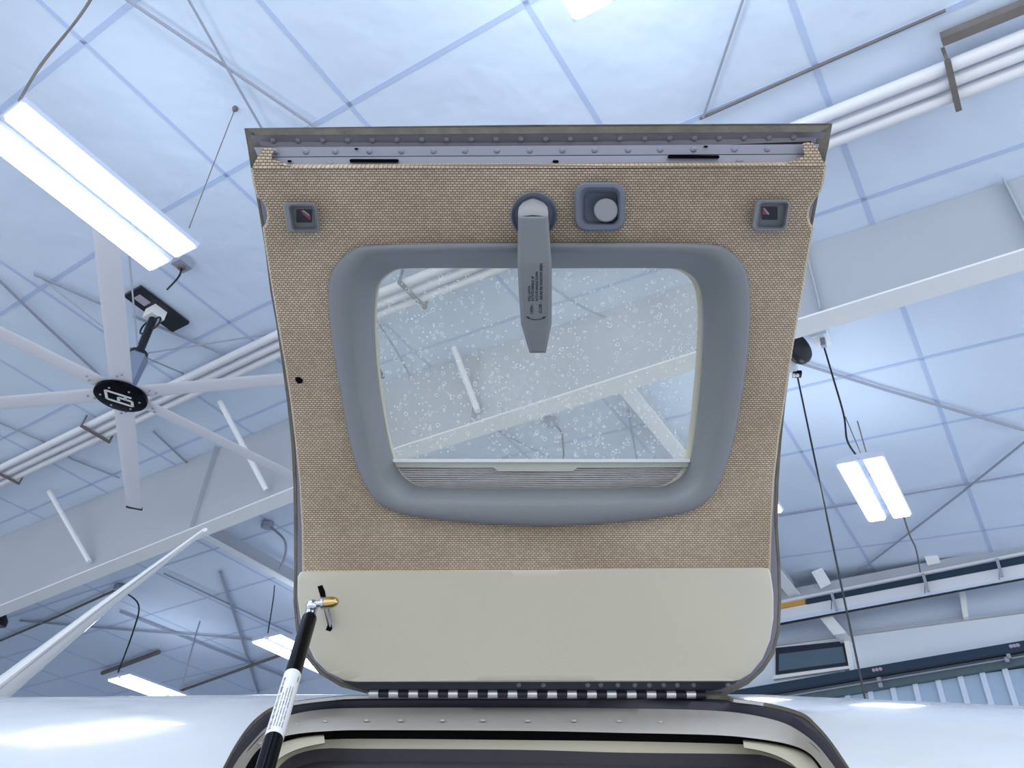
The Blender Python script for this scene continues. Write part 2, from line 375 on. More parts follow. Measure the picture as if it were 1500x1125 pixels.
# wind-brace rods and bars under the liner
def rod(pts, r, m, label, name='brace_rod', cat='rod', group=None, off=0.06):
    P = [onroof(x, y, off) for x, y in pts]
    return tag(obj(name, tube(P, r, 6), m), label, cat, group)
rod([(165, -15), (330, 97), (462, 186)], 0.017, 'rod', 'galvanised brace rod sloping down to the top left corner of the door')
rod([(268, -15), (330, 95), (388, 196)], 0.014, 'rod', 'thin steeper brace rod crossing the other one above the door corner', off=0.09)
rod([(1092, -12), (1030, 172)], 0.014, 'rod', 'thin brace rod meeting the top edge of the door right of centre')
rod([(1025, 174), (1150, 118), (1385, 15)], 0.016, 'rust', 'dark conduit along the seam from the door top to the upper right', 'conduit', 'conduit', off=0.05)
rod([(1175, 533), (1300, 572), (1500, 630)], 0.02, 'rod', 'brace rod sloping down to the right edge below the rafter')
rod([(1510, 640), (1407, 723), (1243, 849)], 0.018, 'rod', 'brace rod rising from the back wall to the right edge beside the two-lamp light')
rod([(1141, 756), (1251, 738), (1500, 694)], 0.014, 'rod', 'long thin pipe passing behind the right-hand twin light', 'conduit', 'conduit')
rod([(-10, 402), (60, 470), (157, 560)], 0.022, 'rod', 'brace rod behind the ceiling fan blades at the left edge')
rod([(50, 402), (148, 445)], 0.022, 'rod', 'short length of brace bar behind the upright fan blade, left of it')
rod([(195, 463), (347, 527)], 0.022, 'rod', 'short length of brace bar to the right of the fan down rod')
rod([(-10, 615), (60, 645), (105, 672), (175, 700)], 0.018, 'rod', 'brace rod left of the fan hub below the level blade')
rod([(225, 632), (290, 693), (345, 740)], 0.02, 'rod', 'brace rod below the fan hub, between the two lower right blades')
rod([(323, 838), (345, 905), (383, 1030)], 0.034, 'rod', 'steep brace rod behind the strut, left of the twin light')
rod([(176, 896), (300, 945), (440, 1000)], 0.032, 'rod', 'brace rod crossing the roof from the white blade to the gas strut')
rod([(29, 909), (180, 922), (370, 937)], 0.03, 'rod', 'nearly level brace rod behind the tapered white blade')
rod([(240, 840), (428, 928)], 0.022, 'rod', 'thin brace rod under the girder, left of the door hinge side')
rod([(264, 1012), (410, 960)], 0.04, 'rust', 'dark bar near the horizon directly left of the gas strut', 'roof_bar', 'bar', off=0.1)
rod([(150, 986), (164, 981), (233, 955)], 0.06, 'rust', 'short dark bar above the lowest light at lower left', 'roof_bar', 'bar', off=0.1)
tag(obj('roof_bar', bar(onR(1379, 58, 0.1), onR(1560, -15, 0.1), 0.09, 0.09, N1), 'rust'), 'thick dark steel bar in the top right corner above the triple pipes', 'bar')
# conduits with junction boxes
def box_with(x, y, r, label):
    p = onroof(x, y, 0.05); return tag(obj('junction_box', lathe(p, -Zw, [(-0.03, r), (0.07, r), (0.08, r*0.8)], 8), 'rod'), label, 'box')
def cord(pts, r, label, m='black', name='power_cord', cat='cord'): return tag(obj(name, tube(smooth_line(pts, 6), r, 6), m), label, cat)
rod([(205, 722), (262, 698)], 0.03, 'rust', 'short dark conduit ending in a junction box above the rafter', 'conduit', 'conduit')
rod([(49, 800), (110, 770), (190, 728)], 0.026, 'rust', 'dark conduit along the rafter joining two junction boxes', 'conduit', 'conduit')
rod([(-10, 943), (80, 905), (172, 863)], 0.028, 'rust', 'dark conduit below the rafter at lower left', 'conduit', 'conduit')
box_with(264, 697, 0.13, 'grey junction box below the fan beside the lowest blade')
box_with(46, 804, 0.15, 'grey junction box near the left edge above the rafter')
box_with(178, 861, 0.17, 'grey junction box touching the upper side of the tapered white blade')
box_with(392, 768, 0.13, 'grey junction box left of the door over a curved grey cord')
box_with(806, 617, 0.11, 'dark junction box visible through the spotted door window')
cord([onroof(46, 806, .08), onroof(35, 820, .3), onroof(18, 812, .3), onroof(-8, 816, .1)], 0.02, 'looped dark cord at the left edge below a junction box')
cord([onroof(180, 866, .08), onroof(203, 886, .5), onroof(195, 925, 1.0), onroof(173, 985, 1.6)], 0.018, 'grey cord hanging from the junction box to the lowest light')
cord([onroof(394, 770, .08), onroof(416, 790, .4), onroof(418, 812, .5), onroof(410, 834, .6)], 0.025, 'curved grey cord hanging from the box left of the door', 'rod')
cord([onroof(402, 858, .05), onroof(400, 880, .6), onroof(391, 936, 1.6)], 0.014, 'dark cord dropping to the light behind the gas strut')
cord([onroof(293, 910, .05), onroof(284, 940, .6), onroof(266, 1008, 1.6)], 0.02, 'thin wire dropping to the lowest light', 'rod', 'hanger_wire', 'wire')
cord([onroof(812, 621, .05), onroof(823, 636, .1), onroof(826, 672, .2)], 0.015, 'dark cord below the junction box in the window')
cord([onroof(722, 628, .1), onroof(800, 668, .12), onroof(860, 700, .12)], 0.016, 'dark brace wire sloping down in the lower half of the window', 'rod', 'brace_wire', 'wire')
cord([onroof(920, 600, .1), onroof(936, 690, .2)], 0.016, 'thin upright wire in the lower right of the window', 'rod', 'brace_wire', 'wire')
cord([onroof(808, 420, .1), onroof(850, 448, .1), onroof(890, 466, .12)], 0.016, 'dark bent wire in the window, right of the door handle', 'rod', 'brace_wire', 'wire')
cord([onroof(556, 475, .1), onroof(590, 530, .1), onroof(607, 566, .12)], 0.016, 'dark wire down the left side of the window', 'rod', 'brace_wire', 'wire')

# three white pipes under the roof with hanger brackets
pr = onR(1300, 155, 0.15); ap = np.dot(pr-CAM, A)
for k, (da, wd_) in enumerate(((-0.16, 'upper'), (0.0, 'middle'), (0.16, 'lower'))):
    p = CAM+A*(ap+da)+N1*(ROOF-0.15)
    pk = p+B*RB; bend = RIDGE-A*np.dot(RIDGE-CAM, A)+A*(ap+da)-N1*0.15
    P = [p+B*-8.5, bend-B*0.05, bend+B2*0.5, bend+B2*23.5]
    t = tag(obj('white_pipe', tube(P, 0.062, 10), 'pipe', smooth=True), '%s one of the three parallel white pipes crossing under the ceiling' % wd_, 'pipe')
def bracket(pt_a, axis, label):
    t = thing('pipe_bracket', pt_a, label, 'bracket', None)
    obj('bracket_bar', bar(pt_a-A*0.28-N1*0.08, pt_a+A*0.28-N1*0.08, 0.05, 0.035, N1), 'rust', t)
    for s in (-0.27, 0.27): obj('bracket_leg', bar(pt_a+A*s-N1*0.08, pt_a+A*s+N1*0.13, 0.03, 0.02, A), 'rust', t)
basep = CAM+A*ap+N1*(ROOF-0.15)
def br_at(x, y):
    q = onroof(x, y, 0.15); 
    if np.dot(q-RIDGE, B) < 0: return basep+B*np.dot(q-CAM, B)
    return RIDGE+A*(ap-np.dot(RIDGE-CAM, A))+B2*np.dot(q-RIDGE, B2)-N2*0.15
bracket(br_at(1392, 112), A, 'rusty bracket strapping the three white pipes near the upper right')
bracket(br_at(160, 640), A, 'dark pipe bracket on the three pipes just below the fan hub')
bracket(br_at(45, 710), A, 'dark pipe bracket on the three pipes near the left edge')
bracket(br_at(620, 440), A, 'dark pipe bracket visible in the top left of the door window')

# twin LED fixtures
def fixture(a0, a1, b0, b1, z_off, label, left=False, up=8.0):
    """a0..a1 along the ridge, b0..b1 down/up the slope, hung z_off below the liner"""
    n = N2 if left else N1; b = B2 if left else B
    o_ = (RIDGE-A*np.dot(RIDGE-CAM, A)-B2*np.dot(RIDGE-CAM, B2)) if left else base1
    L_, Wd = a1-a0, b1-b0
    def pt(a, s_, z): return o_+A*(a1-a)+b*(b1-s_)+n*(z-z_off)
    t = thing('led_light', pt(L_/2, Wd/2, .05), label, 'light', 'twin tube lights hanging from the roof')
    prof = [(0, .0), (0, .05), (Wd*.3, .09), (Wd*.7, .09), (Wd, .05), (Wd, .0), (Wd*.57, -0.0), (Wd*.55, .035), (Wd*.45, .035), (Wd*.43, 0)]
    obj('fixture_body', prism([pt(0, s_, z) for s_, z in prof], [pt(L_, s_, z) for s_, z in prof]), 'fixture', t)
    for s0, s1 in ((0.012, Wd*.425), (Wd*.575, Wd-0.012)):
        pr_ = [(s0, 0.001), (s0+.02, -0.03), (s1-.02, -0.03), (s1, 0.001)]
        obj('led_tube', prism([pt(.03, s_, z) for s_, z in pr_], [pt(L_-.03, s_, z) for s_, z in pr_]), 'led', t)
    for c0 in (.22*L_, .78*L_):
        mb = MB()
        for k in range(10): mb.add(bar(pt(c0-.14+k*.03, Wd*.47, .031), pt(c0-.14+k*.03, Wd*.53, .031), .010, .006, n))
        obj('vent_slots', mb.vf, 'strap', t)
    if up:
        c = pt(L_/2, Wd/2, .13)-CAM
        ld = bpy.data.lights.new('added_liner_fill', 'AREA'); ld.shape = 'RECTANGLE'; ld.size = L_; ld.size_y = Wd; ld.energy = up; ld.color = (0.84, 0.92, 1.0)  # added upward fill light, no part of the fixture, to brighten the liner
        lo = bpy.data.objects.new('added_liner_fill', ld); COL.objects.link(lo); lo.location = Vector(CAM+c); lo.rotation_euler = (math.pi, 0, math.atan2(A[1], A[0]))
    return t
fixture(0.70, 2.57, 6.15, 6.92, 1.65, 'nearest bright twin tube light, beside the ceiling fan at upper left', up=7)
fixture(8.79, 10.36, 1.15, 1.70, 1.65, 'twin tube light hanging right of the door, next to the long black cable', up=10)
fixture(0.55, 2.37, 0.99, 1.76, 1.65, 'twin tube light whose end shows at the top edge above the door', up=52)
fixture(10.55, 12.6, 12.66, 13.52, 1.65, 'small twin tube light half hidden behind the gas strut', left=True, up=12)
fixture(10.65, 12.6, 17.70, 18.55, 1.65, 'lowest twin tube light just above the fuselage at lower left', left=True, up=12)
fixture(8.05, 9.72, 2.62, 3.20, 1.65, 'sliver of a light peeping past the right edge of the door', up=10)
cord([onR(140, -12, .02), onR(112, 30, .3), onR(60, 95, .95), onR(28, 148, 1.53)], 0.014, 'thick dark cord running down to the near end of the largest light', 'rust')
cord([onR(345, 158, .0), onR(311, 245, .8), onR(277, 334, 1.55)], 0.006, 'thin hanger wire from a hook to the far end of the largest light', 'rust', 'hanger_wire', 'wire')
tag(obj('ceiling_hook', lathe(onR(345, 158, 0), -Zw, [(0, .03), (.03, .03), (.06, .015)], 8), 'rust'), 'small rusty hook in the ceiling above the largest light', 'hook')
cord([onR(1207, 508, .1), onR(1220, 552, .5), onR(1236, 608, 1.0), onR(1241, 645, 1.35), onR(1255, 668, 1.55)], 0.012, 'wavy black cord feeding the right-hand twin light', 'black')
cord([onR(1238, 610, 1.0), onR(1262, 667, 1.55)], 0.006, 'left thin wire holding the right-hand twin light', 'rust', 'hanger_wire', 'wire')
cord([onR(1256, 617, .9), onR(1270, 667, 1.55)], 0.008, 'right thin wire holding the right-hand twin light', 'rust', 'hanger_wire', 'wire')
cord([onR(1324, 757, 1.5), onR(1333, 785, 1.5), onR(1342, 805, 1.5), onR(1348, 838, 1.4)], 0.012, 'thin knotted wire below the right-hand twin light', 'rust', 'hanger_wire', 'wire')
# socket box and cable pulley right of the door
t = thing('socket_box', onR(1204, 498, .05), 'white socket box with plug under the rafter right of the door', 'box')
p = onR(1202, 494, .08); obj('box_body', bar(p-A*.12, p+A*.12, .2, .12, N1), 'steel_white', t)
p = onR(1206, 502, .2); obj('plug', bar(p+N1*.08, p-N1*.06, .06, .06, A), 'rod', t)
obj('box_arm', bar(onR(1190, 488, .06), onR(1212, 500, .06), .04, .04, N1), 'steel_white', t)
t = thing('cable_pulley', onR(1164, 510, .2), 'black cable pulley with white cheeks at the right edge of the door', 'pulley')
p = onR(1166, 509, .25); obj('wheel', lathe(p-B*.06, B+A*0.5, [(0, .2), (.03, .22), (.09, .22), (.12, .2)], 20), 'black', t, smooth=True)
obj('cheek', bar(onR(1158, 520, .3), onR(1162, 545, .5), .10, .12, A), 'steel_white', t)
obj('cable_guide', bar(onR(1161, 548, .52), onR(1174, 548, .52), .09, .05, N1), 'black', t)
for s in (1163, 1168): obj('guide_roller', lathe(onR(s, 548.5, .55), -Zw, [(0, .02), (.03, .02)], 8), 'white', t)
p = onR(1168, 551, .55)
# plumb cable: length so it passes behind the fuselage
obj_c = obj('hanging_cable', tube([p, p-Zw*7.9], 0.011, 6), 'black'); tag(obj_c, 'long straight black cable hanging from the pulley right of the door', 'cable')

# big ceiling fan
HUBZ = CAM[2]+5.684
hub = onH(177, 581, HUBZ)
fan = thing('ceiling_fan', hub, 'huge six-bladed white ceiling fan with black round hub and black down rod', 'fan')
obj('hub', lathe(hub, Zw, [(-.03, .30), (-.02, .33), (.03, .33), (.05, .28)], 40), 'black_gloss', fan, smooth=True)
mnt = onroof(236, 440, 0.06)
top_ = np.array([hub[0], hub[1], mnt[2]])
obj('motor_housing', lathe(hub+Zw*.05, Zw, [(0, .17), (.04, .12), (.12, .12), (.60, .15), (.66, .10)], 6), 'fan_silver', fan)
obj('down_rod', tube([hub+Zw*.6, top_-Zw*.02], 0.055, 14), 'black', fan, smooth=True)
obj('rod_collar', lathe(hub+Zw*.68, Zw, [(0, .12), (.05, .12)], 16), 'black', fan)
mp = obj('mount_plate', bar(top_-A*.42, top_+A*.42, .36, .05, Zw), 'black', fan)
obj('mount_box', bar(top_-Zw*.18, top_-Zw*.02, .22, .2, A), 'white', mp)
obj('mount_mark', bar(top_-Zw*.19, top_-Zw*.181, .08, .08, A), 'ink', mp)
obj('status_label', bar(top_-A*.33-Zw*.03, top_-A*.15-Zw*.03, .14, .012, Zw), 'pale', mp)
for s in (-.11, .11):
    c = top_+B*s*1.1-Zw*.30; ring = [c+Zw*.1*math.cos(k/16*2*math.pi)+B*.1*math.sin(k/16*2*math.pi) for k in range(17)]
    obj('rod_ring', tube(ring, .014, 6, up=A), 'black', fan)
for k in range(6):
    th = math.radians(109+60*k); d = np.array([math.cos(th), math.sin(th), 0]); s = np.array([-d[1], d[0], 0])
    rows = []
    for r_, w_, tw in ((.20, .27, .06), (1.2, .27, .05), (2.4, .26, .04), (3.5, .24, .03)):
        ring = []
        for q in range(12):
            a_ = 2*math.pi*q/12; cx, cz = math.cos(a_)*w_/2, math.copysign(abs(math.sin(a_))**.6, math.sin(a_))*0.011
            ring.append(hub+Zw*0.06+d*r_+s*(cx*math.cos(tw)-cz*math.sin(tw))+Zw*(cx*math.sin(tw)+cz*math.cos(tw)))
        rows.append(ring)
    v, f = grid(rows, True); f += [tuple(range(12)), tuple(range(36, 48))]
    bl = obj('fan_blade', (v, f), 'fan_white', fan, smooth=True)
    obj('blade_tip', bar(hub+Zw*.06+d*3.5, hub+Zw*.06+d*3.55, .25, .035, Zw), 'black', bl)
    for rr in (.42, .48): obj('blade_bolt', lathe(hub+Zw*.035+d*rr+s*(rr-.45), -Zw, [(0, .016), (.012, .014)], 8), 'rod', bl)
# emblem on the hub: slanted white frame with a bent inner stroke
e = MB(); ex, ey = n_(np.array([math.cos(.55), math.sin(.55), 0])), n_(np.array([-math.sin(.3), math.cos(.3), 0]))
def EP(u, v): return hub-Zw*.034+ex*u+ey*v
seg = [((-.17, -.10), (.15, -.10)), ((-.17, -.10), (-.17, .10)), ((-.17, .10), (.15, .10)), ((.15, .10), (.15, -.02)), ((-.02, -.02), (.15, -.02)), ((-.02, -.02), (-.02, .06)), ((.07, -.02), (.07, -.10))]
Mx, My = hit(150, 575, Zw, hub), None
for (a_, b_) in seg: e.add(bar(EP(*a_), EP(*b_), .034, .006, Zw))
obj('hub_emblem', e.vf, 'white', fan)
for k in range(6):
    th = math.radians(79+60*k); obj('hub_bolt', lathe(hub-Zw*.028+np.array([math.cos(th), math.sin(th), 0])*.24, -Zw, [(0, .016), (.012, .012)], 8), 'rod', fan)
gt = hub+Zw*.70
def guy(x, y, label): 
    p = onroof(x, y, .02); return tag(obj('guy_wire', tube([gt+n_(p-gt)*.12, p], .012, 6), 'rod'), label, 'wire')
guy(403, 488, 'fan guy wire running right to the door edge'); guy(268, 547, 'fan guy wire running down right over the pipes')
guy(189, 375, 'fan guy wire running up behind the large light'); guy(50, 400, 'fan guy wire running up left past the upright blade')
p = onroof(268, 386, .1); t = thing('fan_wire_box', p, 'small grey wiring box at the lower end of the largest light', 'box')
obj('box_body', bar(p-A*.1, p+A*.1, .2, .1, N1), 'rod', t); obj('box_knob', lathe(p-Zw*.05, -Zw, [(0, .05), (.04, .05)], 10), 'rust', t)
cord([p-Zw*.05, onroof(262, 405, .3), onroof(245, 424, .25)], .014, 'short cord from the wiring box to the fan mount')
# dark hub at the left edge
p = onroof(-2, 916, .6); tag(obj('ceiling_fixture', lathe(p, Zw, [(-.02, .15), (0, .17), (.12, .17), (.3, .05)], 20), 'black', smooth=True), 'round black fitting cut off by the left edge below the rafter', 'fitting')

# ---- far wall beams (right)
def wbox(quad, f, b, name, m, label=None, cat=None, parent=None):
    fr_ = [onW(x, y, f) for x, y in quad]; o = obj(name, prism(fr_, [q+Ah*(f-b) for q in fr_]), m, parent, label=label if parent else None)
    if not parent: tag(o, label, cat)
    return o
def band(x0, t0, b0, x1, t1, b1): return [(x0, t0), (x1, t1), (x1, b1), (x0, b0)]
def ext(y0, y1, x0=1140, x1=1500, X0=1040, X1=1640):
    s = (y1-y0)/(x1-x0); return y0+s*(X0-x0), y1+s*(X1-x1)
def bd(t0, t1, b0, b1, X0=1040, X1=1640):
    a, b = ext(t0, t1, X0=X0, X1=X1); c, d = ext(b0, b1, X0=X0, X1=X1); return [(X0, a), (X1, b), (X1, d), (X0, c)]
rail = thing('crane_rail', onW(1320, 860, .8), 'long rail beam with dark blue strip and pale panels across the far wall', 'beam')
wbox(bd(866, 796, 880, 808), .90, .45, 'top_channel', 'steel_grey', parent=rail)
wbox(bd(880, 808, 883.5, 811.5), .95, .45, 'rail_lip', 'pipe', parent=rail)
wbox(bd(883, 811, 893, 825, X0=1181), .88, .8, 'blue_strip', 'teal', 'dark blue strip', parent=rail)
wbox(bd(882, 811, 892, 824, X0=1100, X1=1179), .88, .8, 'orange_block', 'orange', 'orange end block', parent=rail)
xs = [1040, 1218, 1355, 1464, 1640]
for i in range(4): wbox(bd(893, 824, 907, 843, X0=xs[i]+1, X1=xs[i+1]-1), .86, .80, 'pale_panel', 'pipe', parent=rail)
for x, y in ((1218, 868), (1352, 840), (1460, 818)): 
    obj('rail_hanger', bar(onW(x, y, 1.0), onW(x+8, y+27, .95), .05, .05, Ah), 'rod', rail)
wbox(bd(907, 843, 913, 847), .86, .8, 'lower_channel', 'wall', parent=rail)
wbox(bd(913, 846, 915.5, 848.5), .86, .82, 'black_cable_strip', 'black', 'thin black strip', parent=rail)
wbox(bd(941, 893, 945, 897), .18, .0, 'wall_girt', 'steel_grey', 'grey girt line across the back wall below the rail', 'beam')
wbox(bd(945, 897, 1006, 938), .12, .0, 'header_panel', 'header', 'broad pale header panel over the big dark door beam', 'panel')
win = tag(wbox([(1136, 949), (1236, 939), (1243, 974), (1136, 988)], .16, .0, 'window_1', 'dark'), kind='structure')
wbox([(1141, 958), (1234, 947), (1239, 970), (1141, 983)], .18, .15, 'window_pane', 'glass_dark', parent=win)
wbox([(1132, 990), (1246, 975), (1246, 979), (1132, 995)], .26, .1, 'window_sill', 'steel_white', parent=win)
wbox([(1236, 938), (1243, 937), (1252, 984), (1245, 985)], .24, .1, 'window_post', 'steel_white', parent=win)
t = thing('hangar_door_beam', onW(1320, 985, .3), 'dark blue door header beam along the back wall above the ribbed panels', 'beam')
wbox(bd(1000, 938, 1012, 952), .35, .05, 'beam_face', 'teal', parent=t)
wbox(bd(1009, 949, 1015, 954), .34, .05, 'beam_shadow_lip', 'dark', parent=t)
wbox(bd(1015, 954, 1034, 973), .25, .05, 'lower_beam', 'green_grey', parent=t)
wbox(bd(1021, 960, 1023, 962), .32, .24, 'conduit_run', 'metal_l', parent=t)
for x, y in ((1285, 982), (1486, 947)):
    for k in range(3): obj('beam_bolt', lathe(onW(x+k*5-5, y-k*.8, .36), -Ah, [(0, .035), (.03, .03)], 8), 'pale', t)
for x, y in ((1288, 996), (1290, 1004), (1475, 967), (1478, 962)): obj('conduit_clamp', bar(onW(x-3, y, .36), onW(x+3, y-1, .36), .08, .06, Ah), 'metal_l', t)
t = thing('ribbed_panel', onW(1400, 1010, .1), 'pale blue ribbed metal sheeting at the lower right above the fuselage', 'panel')
wbox([(1040, 1040), (1640, 960), (1640, 1150), (1040, 1220)], .12, .02, 'sheet', 'wall_rib', parent=t)
for x in (1238, 1272, 1306, 1340, 1375, 1409, 1443, 1478, 1513, 1548):
    p = onW(x, 1000, .14); q = p-Zw*1.2; p = p+Zw*.25
    obj('rib', bar(p, q, .09, .06, Ah), 'wall', t)
for x, y, x2, y2, lb in ((1196, 834, 1210, 858, 'short white bracket above the rail, left of the black cable'), (1360, 803, 1368, 825, 'short white bracket above the rail, below the right-hand light')):
    tag(obj('rail_bracket', bar(onW(x, y, 1.1), onW(x2, y2, .9), .22, .1, Ah), 'steel_white'), lb, 'bracket')
wbox([(1405, 868), (1412, 866), (1418, 903), (1411, 905)], .3, .0, 'wall_post', 'steel_white', 'short pale post between rail and girt on the back wall', 'post')
wbox([(1194, 897), (1213, 895), (1240, 927), (1221, 930)], .7, .1, 'diagonal_strut', 'steel_white', 'wide white diagonal strut below the rail beside the cable', 'brace')

# ------------------------------------------------------------ tapered white blade behind the aircraft
t = thing('white_wing', at(150, 900, 3.2), 'long tapered white wing seen edge-on rising behind the fuselage at left', 'wing')
rows = []
for x, y, w_, d_ in ((-90, 1082, .115, 3.0), (20, 995, .083, 3.1), (150, 890, .047, 3.25), (300, 776, .017, 3.4)):
    c = at(x, y, d_); u = W(n_([-(-115.0)*0+0.58, 0.81, 0])*[1, -1, 0]*-1) if False else W(n_([-.60, .80, 0]))
    back = W([0.25, .1, -1.0]); ring = []
    for k in range(12):
        a_ = 2*math.pi*k/12; ring.append(c+u*math.cos(a_)*w_/2+n_(back)*(math.sin(a_)*w_*1.1))
    rows.append(ring)
v, f = grid(rows, True); f += [tuple(range(12)), tuple(range(36, 48))]
wp = obj('wing_skin', (v, f), 'paint', t, smooth=True)
obj('wing_seam', tube([at(-60, 1058, 2.95), at(20, 993, 3.05), at(150, 889, 3.21), at(294, 781, 3.385)], .0018, 6), 'metal_l', wp)

# ------------------------------------------------------------ the raised cabin door (curved sheet)
_py = np.array([185, 290, 400, 500, 600, 700, 800, 900, 1010.])
_dd = np.array([.873, .913, .962, 1.003, 1.036, 1.058, 1.068, 1.068, 1.055])
_c = np.polyfit((_py-600)/400, _dd, 4)
PY = np.linspace(150, 1060, 700); DD = np.polyval(_c, (PY-600)/400); YY = (562.5-PY)/FPX*DD
TY, TD = np.gradient(YY), np.gradient(DD); _l = np.hypot(TY, TD); TY /= _l; TD /= _l
NY, ND = TD, -TY                              # candidates
if ND[350] > 0: NY, ND = -NY, -ND             # towards the camera: depth decreasing
SS = np.r_[0, np.cumsum(np.hypot(np.diff(YY), np.diff(DD)))]
_tab = {}
def dtab(off):
    k = round(off, 5)
    if k not in _tab:
        y = YY+NY*off; d = DD+ND*off; _tab[k] = (562.5-y/d*FPX, y, d)
    return _tab[k]
def Dc(px, py, off=0.0):
    q, y, d = dtab(off); dd = np.interp(py, q, d); yy = np.interp(py, q, y)
    return np.array([(px-750)/FPX*dd, yy, -dd])
def D(px, py, off=0.0): return WP(Dc(px, py, off))
def Dn(py, off=0.0):
    q = dtab(off)[0]; return W([0, np.interp(py, q, NY), -np.interp(py, q, ND)])
def Duv(px, py, off=0.0): return ((px-750)/FPX*float(np.interp(py, dtab(off)[0], dtab(off)[2]))+1.0, 1-float(np.interp(py, dtab(off)[0], SS)))

door = thing('cabin_door', D(785, 1005, -.03), 'raised curved aircraft door with tan woven lining, grey window surround and lever handle', 'door')
def rad_pts(poly, c, ang):
    P = np.array(poly, float)-c; Q = np.roll(P, -1, axis=0); out = []
    for a in ang:
        d = np.array([math.cos(a), math.sin(a)]); E = Q-P
        den = d[0]*E[:, 1]-d[1]*E[:, 0]; den = np.where(abs(den) < 1e-12, 1e-12, den)
        t_ = (P[:, 0]*E[:, 1]-P[:, 1]*E[:, 0])/den; s_ = (P[:, 0]*d[1]-P[:, 1]*d[0])/den
        ok = (s_ >= -1e-9) & (s_ <= 1+1e-9) & (t_ > 0); out.append(c+d*t_[ok].max())
    return np.array(out)
def angs(c, polys, n=300):
    a = list(np.linspace(-math.pi, math.pi, n, endpoint=False))
    for p in polys: a += [math.atan2(y-c[1], x-c[0]) for x, y in p]
    a = sorted(a); o = [a[0]]
    for x in a[1:]:
        if x-o[-1] > 1e-4: o.append(x)
    return o
def loft(rings, uvf=False, cap=False, back=None):
    """rings = list of (Nx2 px array, off)"""
    rows = [[D(x, y, o) for x, y in P] for P, o in rings]; v, f = grid(rows, True)
    m_ = len(rows[0])
    if cap: f.append(tuple(range((len(rows)-1)*m_, len(rows)*m_)))
    uv = [Duv(x, y, o) for P, o in rings for x, y in P] if uvf else None
    return (v, f), uv
def shrink(P, c, k): P = np.array(P, float); return c+(P-c)*k
def inset(P, d):
    P = np.array(P, float); n = len(P); out = []
    ar = 0.5*np.sum(P[:, 0]*np.roll(P[:, 1], -1)-np.roll(P[:, 0], -1)*P[:, 1]); sg = np.sign(ar)
    for i in range(n):
        a, b, c_ = P[i-1], P[i], P[(i+1) % n]
        e1 = b-a; e2 = c_-b; e1 = e1/max(np.linalg.norm(e1), 1e-9); e2 = e2/max(np.linalg.norm(e2), 1e-9)
        t_ = e1+e2; t_ = t_/max(np.linalg.norm(t_), 1e-9); out.append(b+sg*d*np.array([-t_[1], t_[0]]))
    return np.array(out)

CEN = np.array([770.0, 560.0])
def fair(pts, sig, n=480):                    # even spacing, then soften the corners
    P = np.array(list(pts)+[pts[0]]); P = resample(P, n+1)[:-1]; st = np.linalg.norm(P[1]-P[0])
    k = np.arange(-60, 61); w = np.exp(-.5*(k*st/sig)**2); w /= w.sum(); out = np.zeros_like(P)
    for i, ww in zip(k, w): out += ww*np.roll(P, i, axis=0)
    return out
bez = smooth_line([(545, 359), (785, 355), (1030, 357), (1070, 368), (1092, 392), (1099, 430), (1098, 490), (1090, 560), (1076, 640), (1058, 700), (1038, 733), (1005, 751), (940, 762), (860, 769), (785, 771), (700, 767), (620, 759), (572, 748), (545, 728), (525, 690), (510, 640), (496, 560), (485, 490), (480, 430), (486, 395), (508, 372)], 8, True)
bez_mid = smooth_line([(565, 374), (785, 371), (1010, 373), (1042, 385), (1060, 410), (1066, 450), (1064, 520), (1056, 590), (1042, 660), (1028, 705), (1008, 724), (970, 733), (785, 737), (610, 733), (575, 722), (556, 700), (541, 650), (528, 580), (520, 510), (518, 450), (524, 405), (540, 383)], 8, True)
bez_in = smooth_line([(600, 393), (785, 393), (975, 393), (1005, 398), (1023, 415), (1030, 450), (1029, 520), (1022, 600), (1013, 665), (1003, 692), (985, 707), (950, 714), (785, 715), (635, 714), (603, 707), (584, 690), (573, 662), (560, 600), (550, 520), (548, 450), (554, 415), (573, 398)], 8, True)
fab = [(369, 247), (372, 270), (378, 290), (386, 296), (391, 305), (393, 317), (391, 328), (386, 334), (392, 375), (400, 425), (409, 480), (418, 530), (427, 590), (434, 650), (440, 710), (443, 770), (444, 845), (785, 845), (1127, 843), (1129, 770), (1133, 700), (1140, 640), (1148, 590), (1157, 530), (1165, 480), (1175, 425), (1183, 375), (1190, 334), (1185, 327), (1183, 316), (1185, 304), (1190, 296), (1200, 282), (1205, 270), (1209, 243), (1000, 245), (785, 246), (560, 247)]
A1 = angs(CEN, [fab, bez])
rf = rad_pts(fab, CEN, A1); rb = rad_pts(inset(bez, 12), CEN, A1)
rings = [(rf+(rf-CEN)*0.004, -.006), (rf, .006), (rf+(rb-rf)*.012, .010)]+[(rf+(rb-rf)*(.012+.988*k/14), .010) for k in range(1, 15)]
vf, uv = loft(rings, True); obj('fabric_panel', vf, 'fabric', door, uv=uv, smooth=True)
